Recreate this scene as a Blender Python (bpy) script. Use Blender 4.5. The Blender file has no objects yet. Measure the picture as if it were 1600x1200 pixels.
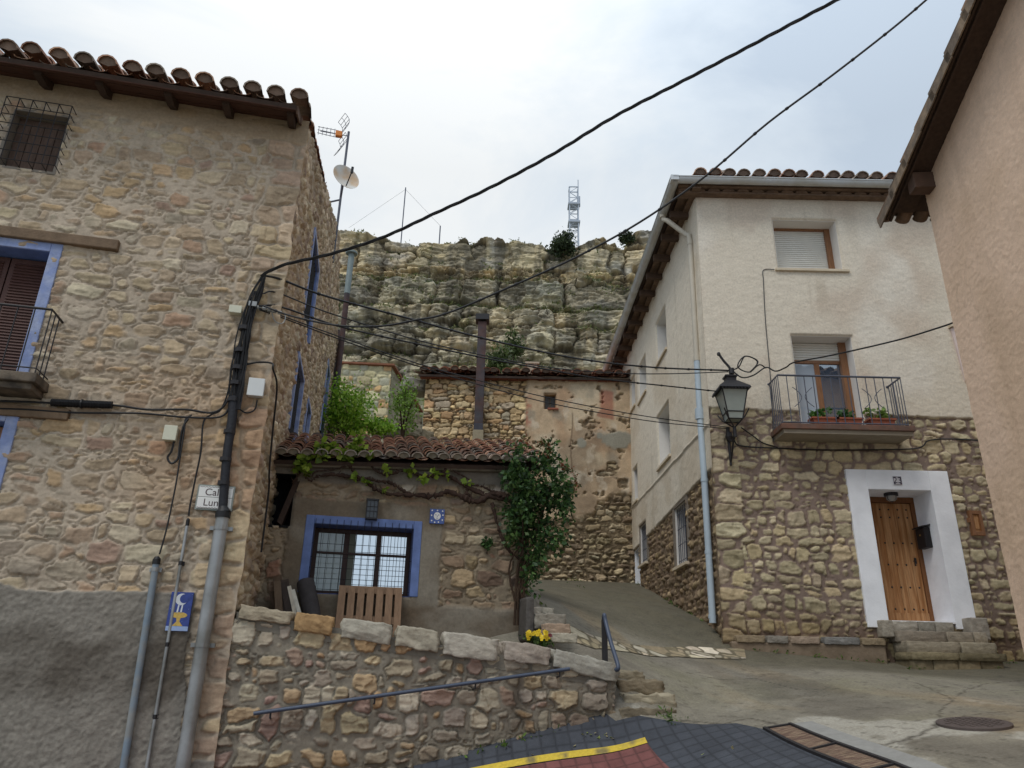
import bpy, math, random
import numpy as np
from math import sin, cos, radians, pi
from mathutils import Vector, Matrix

# ------------------------------------------------------------------ camera, sky, sun, exposure
sc = bpy.context.scene
COL = sc.collection
CF = 1150.0; CP = radians(21.06); CR = radians(1.28)
FWD = np.array([0, cos(CP), sin(CP)])
_r0 = np.array([1.0, 0, 0]); _u0 = np.array([0, -sin(CP), cos(CP)])
CRT = cos(CR)*_r0 + sin(CR)*_u0
CUP = -sin(CR)*_r0 + cos(CR)*_u0
cam_d = bpy.data.cameras.new('camera'); cam = bpy.data.objects.new('camera', cam_d); COL.objects.link(cam)
cam_d.sensor_width = 36.0; cam_d.sensor_fit = 'HORIZONTAL'; cam_d.lens = CF/1600*36; cam_d.clip_end = 800; cam_d.clip_start = 0.05
M = Matrix.Identity(4)
for i in range(3):
    M[i][0] = CRT[i]; M[i][1] = CUP[i]; M[i][2] = -FWD[i]
cam.matrix_world = M
sc.camera = cam
sc.view_settings.view_transform = 'Standard'; sc.view_settings.look = 'None'
sc.view_settings.exposure = 0.0; sc.view_settings.gamma = 1.0; sc.view_settings.use_curve_mapping = False
SUN_EL, SUN_AZ = radians(56), radians(216)      # azimuth from +Y clockwise: behind the camera
w = bpy.data.worlds.new('World'); sc.world = w; w.use_nodes = True
nt = w.node_tree; N = nt.nodes; Lk = nt.links
bg = N['Background']; bg.inputs['Strength'].default_value = 0.1
sky = N.new('ShaderNodeTexSky'); sky.sky_type = 'NISHITA'; sky.sun_disc = False
sky.sun_elevation = SUN_EL; sky.sun_rotation = SUN_AZ; sky.air_density = 1.0; sky.dust_density = 2.0
tc = N.new('ShaderNodeTexCoord')
mp = N.new('ShaderNodeMapping'); mp.inputs['Scale'].default_value = (1, 1, 2.2); mp.inputs['Location'].default_value = (0.35, 0.1, 0.2)
Lk.new(tc.outputs['Generated'], mp.inputs['Vector'])
n1 = N.new('ShaderNodeTexNoise'); n1.inputs['Scale'].default_value = 1.7; n1.inputs['Detail'].default_value = 7; n1.inputs['Roughness'].default_value = 0.56; n1.inputs['Distortion'].default_value = 0.6
Lk.new(mp.outputs[0], n1.inputs['Vector'])
dot = N.new('ShaderNodeVectorMath'); dot.operation = 'DOT_PRODUCT'
gd = Vector((-0.16, 0.80, 0.62)).normalized(); dot.inputs[1].default_value = gd
Lk.new(tc.outputs['Generated'], dot.inputs[0])
mr = N.new('ShaderNodeMapRange'); mr.inputs['From Min'].default_value = 0.82; mr.inputs['From Max'].default_value = 1.0
mr.inputs['To Min'].default_value = -0.22; mr.inputs['To Max'].default_value = 0.20
Lk.new(dot.outputs['Value'], mr.inputs['Value'])
ad = N.new('ShaderNodeMath'); ad.operation = 'ADD'; Lk.new(n1.outputs['Fac'], ad.inputs[0]); Lk.new(mr.outputs[0], ad.inputs[1])
cr = N.new('ShaderNodeValToRGB'); e = cr.color_ramp.elements
e[0].position = 0.30; e[0].color = (0.60, 0.70, 0.82, 1)
e[1].position = 0.66; e[1].color = (0.99, 1.02, 1.03, 1)
x = cr.color_ramp.elements.new(0.47); x.color = (0.77, 0.86, 0.95, 1)
Lk.new(ad.outputs[0], cr.inputs['Fac'])
# overcast deck brightens towards the zenith
sx = N.new('ShaderNodeSeparateXYZ'); Lk.new(tc.outputs['Generated'], sx.inputs[0])
zr = N.new('ShaderNodeMapRange'); zr.inputs['From Min'].default_value = 0.60; zr.inputs['From Max'].default_value = 1.0
zr.inputs['To Min'].default_value = 9.4; zr.inputs['To Max'].default_value = 15.0
Lk.new(sx.outputs['Z'], zr.inputs['Value'])
vm = N.new('ShaderNodeVectorMath'); vm.operation = 'SCALE'; Lk.new(cr.outputs['Color'], vm.inputs[0]); Lk.new(zr.outputs[0], vm.inputs['Scale'])
mx = N.new('ShaderNodeMix'); mx.data_type = 'RGBA'; mx.inputs['Factor'].default_value = 0.93
Lk.new(sky.outputs[0], mx.inputs['A']); Lk.new(vm.outputs[0], mx.inputs['B']); Lk.new(mx.outputs['Result'], bg.inputs['Color'])
sd = bpy.data.lights.new('sun', 'SUN'); sd.energy = 1.3; sd.angle = radians(22); sd.color = (1.0, 0.96, 0.90)
so = bpy.data.objects.new('sun', sd); COL.objects.link(so)
sdir = Vector((sin(SUN_AZ)*cos(SUN_EL), cos(SUN_AZ)*cos(SUN_EL), sin(SUN_EL)))
so.rotation_euler = sdir.to_track_quat('Z', 'Y').to_euler()

# ------------------------------------------------------------------ helpers
RNG = np.random.default_rng(7); R = random.Random(11)
def lin(c):
    c = np.asarray(c, float)/255.0
    return np.where(c <= 0.04045, c/12.92, ((c+0.055)/1.055)**2.4)
def ray(x, y): return FWD + (x-800)/CF*CRT + (600-y)/CF*CUP
def at(x, y, Y):
    d = ray(x, y); return d*Y/d[1]
class Plane:
    """vertical plane: u along azimuth, v up, w outwards"""
    def __init__(s, o, azd, sgn=1, lean=0.0):
        a = radians(azd); s.o = np.array([o[0], o[1], 0.0]); s.d = np.array([sin(a), cos(a), 0]); s.n = sgn*np.array([s.d[1], -s.d[0], 0]); s.lean = lean
    def P(s, u, v, w=0.0): return s.o + s.d*u + np.array([0, 0, 1.0])*v + s.n*(w - s.lean*v)
    def hit(s, x, y, w=0.0):
        d = ray(x, y); n2 = s.n + np.array([0, 0, s.lean]); o = s.o + s.n*w
        p = d*(np.dot(o, n2)/np.dot(d, n2)); return ((p-s.o) @ s.d, p[2])
    def pt(s, x, y, w=0.0):
        u, v = s.hit(x, y, w); return s.P(u, v, w)
def fade(t): return t*t*t*(t*(t*6-15)+10)
def vnoise(x, y, seed=0):
    x = np.asarray(x, float); y = np.asarray(y, float)
    xi = np.floor(x).astype(np.int64); yi = np.floor(y).astype(np.int64); fx = fade(x-xi); fy = fade(y-yi)
    def h(a, b):
        k = (a*374761393 + b*668265263 + seed*144269) & 0xffffffff
        k = ((k ^ (k >> 13))*1274126177) & 0xffffffff
        return ((k ^ (k >> 16)) & 0xffffff)/16777215.0
    a = h(xi, yi); b = h(xi+1, yi); c = h(xi, yi+1); d = h(xi+1, yi+1)
    return (a*(1-fx)+b*fx)*(1-fy) + (c*(1-fx)+d*fx)*fy
def fbm(x, y, seed=0, oct=4, g=0.5):
    s = 0; a = 1; t = 0
    for i in range(oct):
        s = s + a*vnoise(x*2**i+i*17.3, y*2**i+i*9.1, seed+i*31); t += a; a *= g
    return s/t*2-1                      # about -1..1
def sstep(a, b, x):
    t = np.clip((x-a)/(b-a), 0, 1); return t*t*(3-2*t)
def lerp(a, b, t): return a+(b-a)*t

# materials ------------------------------------------------------------------
MATS = {}
def mat(name, rgb=(128, 128, 128), rough=0.8, var=0.12, scale=6.0, bump=0.2, bscale=40.0, metal=0.0, attr=False, spec=0.3, stretch=(1, 1, 1), coat=0.0, stain=None):
    if name in MATS: return MATS[name]
    m = bpy.data.materials.new(name); m.use_nodes = True; t = m.node_tree; n = t.nodes; l = t.links
    b = n['Principled BSDF']; b.inputs['Roughness'].default_value = rough; b.inputs['Metallic'].default_value = metal
    b.inputs['Specular IOR Level'].default_value = spec
    c = n.new('ShaderNodeTexCoord'); mpn = n.new('ShaderNodeMapping'); mpn.inputs['Scale'].default_value = stretch; l.new(c.outputs['Object'], mpn.inputs['Vector'])
    ns = n.new('ShaderNodeTexNoise'); ns.inputs['Scale'].default_value = scale; ns.inputs['Detail'].default_value = 6; ns.inputs['Roughness'].default_value = 0.62
    l.new(mpn.outputs[0], ns.inputs['Vector'])
    rg = n.new('ShaderNodeMapRange'); rg.inputs['From Min'].default_value = 0.25; rg.inputs['From Max'].default_value = 0.75
    rg.inputs['To Min'].default_value = 1-var; rg.inputs['To Max'].default_value = 1+var; l.new(ns.outputs['Fac'], rg.inputs['Value'])
    sca = n.new('ShaderNodeVectorMath'); sca.operation = 'SCALE'; l.new(rg.outputs[0], sca.inputs['Scale'])
    if attr:
        a = n.new('ShaderNodeAttribute'); a.attribute_name = 'Col'; l.new(a.outputs['Color'], sca.inputs[0])
    elif stain:
        s2 = n.new('ShaderNodeTexNoise'); s2.inputs['Scale'].default_value = stain[1]; s2.inputs['Detail'].default_value = 5; l.new(mpn.outputs[0], s2.inputs['Vector'])
        rp = n.new('ShaderNodeValToRGB'); rp.color_ramp.elements[0].position = 0.42; rp.color_ramp.elements[1].position = 0.62
        rp.color_ramp.elements[0].color = (*lin(rgb), 1); rp.color_ramp.elements[1].color = (*lin(stain[0]), 1)
        l.new(s2.outputs['Fac'], rp.inputs['Fac']); l.new(rp.outputs['Color'], sca.inputs[0])
    else:
        sca.inputs[0].default_value = lin(rgb)
    l.new(sca.outputs[0], b.inputs['Base Color'])
    if bump:
        nb = n.new('ShaderNodeTexNoise'); nb.inputs['Scale'].default_value = bscale; nb.inputs['Detail'].default_value = 5; nb.inputs['Roughness'].default_value = 0.6
        l.new(mpn.outputs[0], nb.inputs['Vector'])
        bp = n.new('ShaderNodeBump'); bp.inputs['Strength'].default_value = bump; bp.inputs['Distance'].default_value = 0.02
        l.new(nb.outputs['Fac'], bp.inputs['Height']); l.new(bp.outputs[0], b.inputs['Normal'])
    if coat: b.inputs['Coat Weight'].default_value = coat
    MATS[name] = m; return m
def leaf_mat(name):
    m = bpy.data.materials.new(name); m.use_nodes = True; t = m.node_tree; n = t.nodes; l = t.links
    b = n['Principled BSDF']; b.inputs['Roughness'].default_value = 0.5; b.inputs['Specular IOR Level'].default_value = 0.35
    a = n.new('ShaderNodeAttribute'); a.attribute_name = 'Col'; l.new(a.outputs['Color'], b.inputs['Base Color'])
    tr = n.new('ShaderNodeBsdfTranslucent'); l.new(a.outputs['Color'], tr.inputs['Color'])
    ms = n.new('ShaderNodeMixShader'); ms.inputs[0].default_value = 0.35; l.new(b.outputs[0], ms.inputs[1]); l.new(tr.outputs[0], ms.inputs[2])
    l.new(ms.outputs[0], n['Material Output'].inputs['Surface']); return m
def glass_mat(name, tint, refl):
    m = bpy.data.materials.new(name); m.use_nodes = True; t = m.node_tree; n = t.nodes; l = t.links
    b = n['Principled BSDF']; b.inputs['Base Color'].default_value = (*lin(tint), 1); b.inputs['Roughness'].default_value = 0.6
    g = n.new('ShaderNodeBsdfGlossy'); g.inputs['Roughness'].default_value = 0.015; g.inputs['Color'].default_value = (0.93, 0.98, 1, 1)
    tc = n.new('ShaderNodeTexCoord'); nz = n.new('ShaderNodeTexNoise'); nz.inputs['Scale'].default_value = 1.6; l.new(tc.outputs['Object'], nz.inputs['Vector'])
    bp = n.new('ShaderNodeBump'); bp.inputs['Strength'].default_value = 0.08; bp.inputs['Distance'].default_value = 0.05; l.new(nz.outputs['Fac'], bp.inputs['Height']); l.new(bp.outputs[0], g.inputs['Normal'])
    ms = n.new('ShaderNodeMixShader'); ms.inputs[0].default_value = refl; l.new(b.outputs[0], ms.inputs[1]); l.new(g.outputs[0], ms.inputs[2])
    l.new(ms.outputs[0], n['Material Output'].inputs['Surface']); return m

# objects ------------------------------------------------------------------
def tag(o, label=None, cat=None, group=None, kind=None):
    if label: o['label'] = label
    if cat: o['category'] = cat
    if group: o['group'] = group
    if kind: o['kind'] = kind
    return o
def attach(o, parent):
    if parent is not None:
        o.parent = parent
        off = parent.location if parent.parent is None else Vector((0, 0, 0))
        o.matrix_parent_inverse = Matrix.Translation(-off)
def thing(name, loc, label, cat, group=None):
    o = bpy.data.objects.new(name, None); COL.objects.link(o); o.location = Vector([float(q) for q in loc]); o.empty_display_size = 0.1
    return tag(o, label, cat, group)
def np_mesh(name, V, F, m, parent=None, cols=None, smooth=True):
    """V (n,3); F (k,4) or (k,3) index array"""
    V = np.asarray(V, np.float32); F = np.asarray(F, np.int32); k = F.shape[1]
    me = bpy.data.meshes.new(name)
    me.vertices.add(len(V)); me.vertices.foreach_set('co', V.ravel())
    me.loops.add(F.size); me.loops.foreach_set('vertex_index', F.ravel())
    me.polygons.add(len(F)); me.polygons.foreach_set('loop_start', np.arange(0, F.size, k, dtype=np.int32))
    me.polygons.foreach_set('loop_total', np.full(len(F), k, np.int32))
    if smooth: me.polygons.foreach_set('use_smooth', np.ones(len(F), bool))
    if cols is not None:
        a = me.color_attributes.new('Col', 'FLOAT_COLOR', 'POINT')
        c = np.ones((len(V), 4), np.float32); c[:, :3] = np.clip(cols, 0.003, 1); a.data.foreach_set('color', c.ravel())
    me.update(calc_edges=True); me.validate()
    me.materials.append(m)
    o = bpy.data.objects.new(name, me); COL.objects.link(o); attach(o, parent); return o
class MB:
    def __init__(s): s.V = []; s.F = []; s.C = []; s.c = (0.5, 0.5, 0.5)
    def add(s, vs, fs):
        b = len(s.V); s.V += [tuple(float(q) for q in v) for v in vs]; s.C += [s.c]*len(vs); s.F += [tuple(b+i for i in f) for f in fs]; return s
    def box(s, c, ax, half):
        c = np.asarray(c, float); A = [np.asarray(a, float)*h for a, h in zip(ax, half)]
        vs = [c+i*A[0]+j*A[1]+k*A[2] for i in (-1, 1) for j in (-1, 1) for k in (-1, 1)]
        f = [(0, 1, 3, 2), (4, 6, 7, 5), (0, 4, 5, 1), (2, 3, 7, 6), (0, 2, 6, 4), (1, 5, 7, 3)]
        if np.dot(np.cross(A[0], A[1]), A[2]) < 0: f = [q[::-1] for q in f]
        return s.add(vs, f)
    def pbox(s, pl, u0, u1, v0, v1, w0, w1):
        vs = [pl.P(u, v, w) for u in (u0, u1) for v in (v0, v1) for w in (w0, w1)]
        f = [(0, 1, 3, 2), (4, 6, 7, 5), (0, 4, 5, 1), (2, 3, 7, 6), (0, 2, 6, 4), (1, 5, 7, 3)]
        A = vs[4]-vs[0]; B = vs[2]-vs[0]; C = vs[1]-vs[0]
        if np.dot(np.cross(A, B), C) < 0: f = [q[::-1] for q in f]
        return s.add(vs, f)
    def prism(s, poly, ext):
        a = [np.asarray(p, float) for p in poly]; ext = np.asarray(ext, float); n = len(a)
        nrm = sum((np.cross(a[i]-a[0], a[(i+1) % n]-a[0]) for i in range(1, n-1)), np.zeros(3))
        if np.dot(nrm, ext) > 0: a = a[::-1]
        vs = a+[p+ext for p in a]; f = [tuple(range(n)), tuple(range(2*n-1, n-1, -1))]
        f += [(i, i+n, (i+1) % n+n, (i+1) % n) for i in range(n)]
        return s.add(vs, f)
    def tube(s, pts, r, n=6, cap=True):
        P = [np.asarray(p, float) for p in pts]; k = len(P)
        rr = r if hasattr(r, '__len__') else [r]*k
        vs = []; up = None
        for i in range(k):
            t = P[min(i+1, k-1)]-P[max(i-1, 0)]; t = t/(np.linalg.norm(t)+1e-9)
            if up is None: up = np.array([0, 0, 1.0]) if abs(t[2]) < 0.9 else np.array([1.0, 0, 0])
            a = np.cross(t, up); a = a/(np.linalg.norm(a)+1e-9); b = np.cross(a, t); up = b
            for j in range(n):
                q = 2*pi*j/n; vs.append(P[i]+rr[i]*(cos(q)*a+sin(q)*b))
        fs = [(i*n+j, (i+1)*n+j, (i+1)*n+(j+1) % n, i*n+(j+1) % n) for i in range(k-1) for j in range(n)]
        if cap: fs += [tuple(range(n)), tuple(range(k*n-1, (k-1)*n-1, -1))]
        return s.add(vs, fs)
    def cyl(s, a, b, r, n=12, r2=None): return s.tube([a, b], [r, r if r2 is None else r2], n)
    def lathe(s, c, prof, n=12, ax=None):
        c = np.asarray(c, float)
        ax = np.array([0, 0, 1.0]) if ax is None else np.asarray(ax, float)/np.linalg.norm(ax)
        h = np.array([1.0, 0, 0]) if abs(ax[0]) < 0.9 else np.array([0, 1.0, 0]); a = np.cross(ax, h); a /= np.linalg.norm(a); b = np.cross(ax, a)
        vs = [c+ax*z+r*(cos(2*pi*j/n)*a+sin(2*pi*j/n)*b) for r, z in prof for j in range(n)]; k = len(prof)
        fs = [(i*n+j, i*n+(j+1) % n, (i+1)*n+(j+1) % n, (i+1)*n+j) for i in range(k-1) for j in range(n)]
        fs += [tuple(range(n-1, -1, -1)), tuple(range((k-1)*n, k*n))]
        return s.add(vs, fs)
    def build(s, name, m, parent=None, smooth=False, bevel=0.0, cols=False):
        me = bpy.data.meshes.new(name); me.from_pydata(s.V, [], s.F); me.update()
        if smooth:
            me.polygons.foreach_set('use_smooth', np.ones(len(me.polygons), bool))
            if hasattr(me, 'set_sharp_from_angle'): me.set_sharp_from_angle(angle=radians(50))
        if cols:
            a = me.color_attributes.new('Col', 'FLOAT_COLOR', 'POINT'); c = np.ones((len(s.V), 4), np.float32); c[:, :3] = s.C; a.data.foreach_set('color', c.ravel())
        me.materials.append(m); o = bpy.data.objects.new(name, me); COL.objects.link(o); attach(o, parent)
        if bevel:
            b = o.modifiers.new('bevel', 'BEVEL'); b.width = bevel; b.segments = 2; b.limit_method = 'ANGLE'
        return o
def disp_rock(name, c, half, ax, m, parent=None, seed=0, amp=0.12, sub=4, col=None, tilt=None, rnd=.12):
    """an irregular stone: a subdivided box rounded and roughened"""
    import bmesh
    bm = bmesh.new(); bmesh.ops.create_cube(bm, size=2.0); bmesh.ops.subdivide_edges(bm, edges=bm.edges[:], cuts=13, use_grid_fill=True)
    V = np.array([v.co[:] for v in bm.verts]); F = [[v.index for v in f.verts] for f in bm.faces]; bm.free()
    n = V/np.linalg.norm(V, axis=1, keepdims=True)
    V = V*(1-rnd) + n*rnd*1.2
    hf = np.asarray(half, float); gm = float(np.prod(hf))**(1/3); q = V*hf/gm*1.1
    d = fbm(q[:, 0]*.9+seed*7.7+q[:, 2]*.7, q[:, 1]*.9+seed*3.1-q[:, 2]*.8, seed, 3)*amp*.8 + fbm(q[:, 0]*2.3+q[:, 2]*1.9+seed, q[:, 1]*2.3-q[:, 2]*1.7, seed+5, 4)*amp*.8 + fbm(q[:, 0]*7-q[:, 1]*3, q[:, 2]*8+q[:, 1]*5+seed, seed+6, 3)*amp*.35
    L_ = V*hf + n*(d*gm)[:, None]
    W = L_ @ np.array([np.asarray(a, float) for a in ax]) + np.asarray(c, float)
    cols = None
    if col is not None:
        k = lin(col)[None, :]*(1+0.25*fbm(q[:, 0]*2+seed, q[:, 1]*2+q[:, 2]*3, seed+9, 5))[:, None]; cols = k
    return np_mesh(name, W, np.array(F), m, parent, cols)

# rubble masonry ------------------------------------------------------------------
def stones(u, v, seed, ch=(.1, .2), cw=(.15, .45), joint=(.012, .04), warp=.05, wf=1.5, split=.25, noise=.010, cut=(.85, 1.3), shrink=(.82, 1.0), roundness=(.3, .8)):
    shp = u.shape; u = u.ravel(); v = v.ravel(); rng = np.random.default_rng(seed)
    u2 = u + warp*fbm(u*wf, v*wf, seed+1, 3); v2 = v + warp*fbm(u*wf+9, v*wf+5, seed+2, 3)
    lo, hi = v2.min()-.3, v2.max()+.3; um, uM = u2.min()-.4, u2.max()+.4
    b = [lo]
    while b[-1] < hi: b.append(b[-1]+rng.uniform(*ch))
    b = np.array(b); ci = np.searchsorted(b, v2)-1
    d = np.full(u.shape, -1.0); sid = np.zeros(u.shape, np.int64); nid = 0
    order = np.argsort(ci, kind='stable'); cs = ci[order]; st = np.searchsorted(cs, np.arange(len(b)+1))
    for c in range(len(b)-1):
        ix = order[st[c]:st[c+1]]
        ee = [um-rng.uniform(0, .5)]
        while ee[-1] < uM: ee.append(ee[-1]+rng.uniform(*cw)*(1 if rng.random() > .3 else .6))
        ee = np.array(ee); ns = len(ee)-1
        sp = rng.random(ns) < split; rat = rng.uniform(.35, .65, ns)
        jn = rng.uniform(*joint, 2*ns); sh = rng.uniform(*shrink, (2*ns, 2)); rot = rng.normal(0, .07, 2*ns); rd = rng.uniform(*roundness, 2*ns)
        off = rng.uniform(-.5, .5, (2*ns, 2)); ca = rng.uniform(0, 2*pi, (2*ns, 3)); co = rng.uniform(*cut, (2*ns, 3))
        if len(ix) == 0: nid += 2*ns; continue
        k = np.clip(np.searchsorted(ee, u2[ix])-1, 0, ns-1)
        H = b[c+1]-b[c]; mid = b[c]+rat[k]*H; upv = sp[k] & (v2[ix] > mid)
        l0 = np.where(upv, mid, b[c]); h0 = np.where(sp[k] & ~upv, mid, b[c+1])
        q = 2*k+upv
        fx = (ee[k+1]-ee[k])/2-jn[q]/2; fy = (h0-l0)/2-jn[q]/2
        hx = np.maximum(fx*sh[q, 0], .01); hy = np.maximum(fy*sh[q, 1], .01)
        px = u2[ix]-(ee[k+1]+ee[k])/2-off[q, 0]*(fx-hx)*2; py = v2[ix]-(l0+h0)/2-off[q, 1]*(fy-hy)*2
        cr_, sr = np.cos(rot[q]), np.sin(rot[q]); px, py = cr_*px+sr*py, -sr*px+cr_*py
        mn = np.minimum(hx, hy); r = mn*rd[q]
        qx = np.abs(px)-hx+r; qy = np.abs(py)-hy+r
        dd = -(np.hypot(np.maximum(qx, 0), np.maximum(qy, 0))+np.minimum(np.maximum(qx, qy), 0)-r)
        for j in range(3):
            dd = np.minimum(dd, (co[q, j]-(px/hx*np.cos(ca[q, j])+py/hy*np.sin(ca[q, j])))*mn*.8)
        d[ix] = dd; sid[ix] = nid+q; nid += 2*ns
    d = d + noise*fbm(u*14, v*14, seed+3, 3)
    return d.reshape(shp), sid.reshape(shp), nid
def stones_packed(u, v, seed, ch=(.1, .2), cw=(.15, .45), joint=(.012, .04), warp=.05, wf=1.5, split=.25, noise=.010, rows=None, pn=2.6, jit=.22, maxr=1.5):
    """irregular stones packed against each other: nearest seed in a stretched, weighted metric -> signed distance to the joint, id"""
    shp = u.shape; u = u.ravel(); v = v.ravel(); rng = np.random.default_rng(seed)
    u2 = u + warp*fbm(u*wf, v*wf, seed+1, 3)+.35*warp*fbm(u*wf*4, v*wf*4, seed+8, 2); v2 = v + warp*fbm(u*wf+9, v*wf+5, seed+2, 3)+.35*warp*fbm(u*wf*4+3, v*wf*4, seed+9, 2)
    um, uM = u2.min()-.4, u2.max()+.4
    if rows is None:
        b = [v2.min()-.5]
        while b[-1] < v2.max()+.5: b.append(b[-1]+rng.uniform(*ch))
        b = np.array(b)
    else: b = np.array(rows, float)
    nr = len(b)-1; S = []; nid = 0
    for c in range(nr):
        h = b[c+1]-b[c]; x = um-rng.uniform(0, .5)*cw[1]; L = []
        while x < uM+cw[1]:
            wd = rng.uniform(*cw)*(1 if rng.random() > .3 else .62)*(1 if rows is None else min(1.6, max(.6, h/2.0)));  cx = x+wd/2; cy = b[c]+h/2
            if rng.random() < split:
                q = rng.uniform(.35, .65); 
                for yy, hh in ((b[c]+h*q/2, h*q), (b[c]+h*(q+1)/2, h*(1-q))):
                    if rng.random() < .35: L += [(cx-wd*.25+rng.normal(0, .05)*wd, yy, wd*.25, hh/2), (cx+wd*.25, yy, wd*.25, hh/2)]
                    else: L.append((cx+rng.normal(0, jit*.5)*wd, yy, wd/2, hh/2))
            else: L.append((cx+rng.normal(0, jit*.3)*wd, cy+rng.normal(0, jit)*h*.5, wd/2*rng.uniform(.85, 1.15), h/2*rng.uniform(.8, 1.25)))
            x += wd
        L.sort(); S.append((np.array(L), nid)); nid += len(L)
    jn = rng.uniform(*joint, nid); ang = rng.normal(0, .12, nid)
    ci = np.clip(np.searchsorted(b, v2)-1, 0, nr-1); order = np.argsort(ci, kind='stable'); st = np.searchsorted(ci[order], np.arange(nr+1))
    d = np.full(u.shape, -1.0); sid = np.zeros(u.shape, np.int64); PX = np.zeros(u.shape); PY = np.zeros(u.shape)
    for c in range(nr):
        ix = order[st[c]:st[c+1]]
        if len(ix) == 0: continue
        U_, V_ = u2[ix], v2[ix]; f1 = np.full(len(ix), 9e9); f2 = f1.copy(); pu = np.zeros(len(ix)); pv = np.zeros(len(ix)); i1 = np.zeros(len(ix), np.int64); s1 = np.full(len(ix), .05)
        for r in (c-1, c, c+1):
            if r < 0 or r >= nr: continue
            L, n0 = S[r]; k = np.searchsorted(L[:, 0], U_)
            for o in range(-4, 4):
                q = k+o; ok = (q >= 0) & (q < len(L)); q = np.clip(q, 0, len(L)-1)
                dx = U_-L[q, 0]; dy = V_-L[q, 1]; a = ang[n0+q]; px = dx+a*dy; py = dy-a*dx
                f = ((np.abs(px)/L[q, 2])**pn+(np.abs(py)/L[q, 3])**pn)**(1/pn); f = np.where(ok, f, 9e9)
                new = f < f1; f2 = np.where(new, f1, np.minimum(f2, f)); i1 = np.where(new, n0+q, i1); s1 = np.where(new, np.minimum(L[q, 2], L[q, 3]), s1); pu = np.where(new, px, pu); pv = np.where(new, py, pv); f1 = np.where(new, f, f1)
        dd = np.minimum((f2-f1)*.5*s1*1.1, (maxr-f1)*s1)
        d[ix] = dd-jn[i1]/2; sid[ix] = i1; PX[ix] = pu; PY[ix] = pv
    d = d + noise*fbm(u*14, v*14, seed+3, 3); stones_packed.local = (PX.reshape(shp), PY.reshape(shp))
    return d.reshape(shp), sid.reshape(shp), nid
def palette(sid, nid, pal, seed, jit=.16, wts=None):
    rng = np.random.default_rng(seed); p = lin(pal); k = rng.choice(len(p), nid+1, p=wts)
    c = p[k]*(1+rng.normal(0, jit, (nid+1, 1)))*(1+rng.normal(0, .014, (nid+1, 3)))
    return np.clip(c, .01, .95)[sid]
def rubble(u, v, seed, pal, mortar, rel=.022, bev=.02, crev=.35, wts=None, jit=.16, mort_h=0.0, tex=.5, smr=.25, gain=1.15, mute=0.0, **kw):
    """-> height and colour of a rubble wall over the grid u, v"""
    d, sid, nid = stones_packed(u, v, seed, **{k_: q_ for k_, q_ in kw.items() if k_ not in ('cut', 'shrink', 'roundness')})
    rng = np.random.default_rng(seed+77); hh = rng.uniform(.45, 1.25, nid+1)[sid]; tx = rng.normal(0, .12, nid+1)[sid]; ta = rng.normal(0, 1, nid+1)[sid]; tb = rng.normal(.3, 1, nid+1)[sid]; lx, ly = stones_packed.local
    ins = sstep(0, bev, d)
    rough = fbm(u*9, v*13, seed+21, 4)
    lay = fbm(u*5+sid*3.7, v*26+sid*1.3, seed+25, 3)
    fac = np.clip(ta*lx*.05+tb*ly*.10, -rel*.8, rel*.8)+.35*rel*np.sign(fbm(u*6+sid*2.1, v*8+sid, seed+28, 2)); H = mort_h + ins*rel*hh*(1+tx) + ins*fac*.7 + ins*rough*.007*tex*2 + ins*lay*.006*tex*2 + (1-ins)*fbm(u*12, v*12, seed+23, 4)*.006
    edge = np.exp(-(d/.007)**2)*sstep(1-crev-.25, 1-crev+.25, .5+.5*fbm(u*4, v*6, seed+24, 3)+.15)
    H = H - edge*.022
    col = palette(sid, nid, pal, seed+5, jit, wts); col = lerp(col, lin(pal).mean(0), mute)
    sv = 1+.16*fbm(u*7+sid*1.7, v*9, seed+31, 4)+.16*fbm(u*4+sid*2.3, v*34, seed+33, 3)+.15*fbm(u*28, v*34, seed+32, 3)
    m = lin(mortar)*(1+.14*fbm(u*1.2, v*1.2, seed+41, 4)+.12*fbm(u*18, v*18, seed+42, 3))[..., None]
    smear = sstep(.0, .7, fbm(u*2.3, v*2.3, seed+51, 4)+smr)*.75      # mortar dragged over the stones
    k = (sstep(-.004, .008, d)*(1-smear*sstep(.03, 0, d)))[..., None]
    dk = sstep(.15, .6, fbm(u*3.3, v*3.9, seed+61, 4)); C = m*(1-k)+col*sv[..., None]*k; C = C*((1-.14*dk)*gain)[..., None]
    return H, C, d
def axis(a, b, step, cuts=()):
    g = np.linspace(a, b, int(round((b-a)/step))+1)
    for c in cuts:
        if a < c < b:
            i = np.argmin(np.abs(g-c)); g[i] = c
    return np.unique(g)
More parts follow.
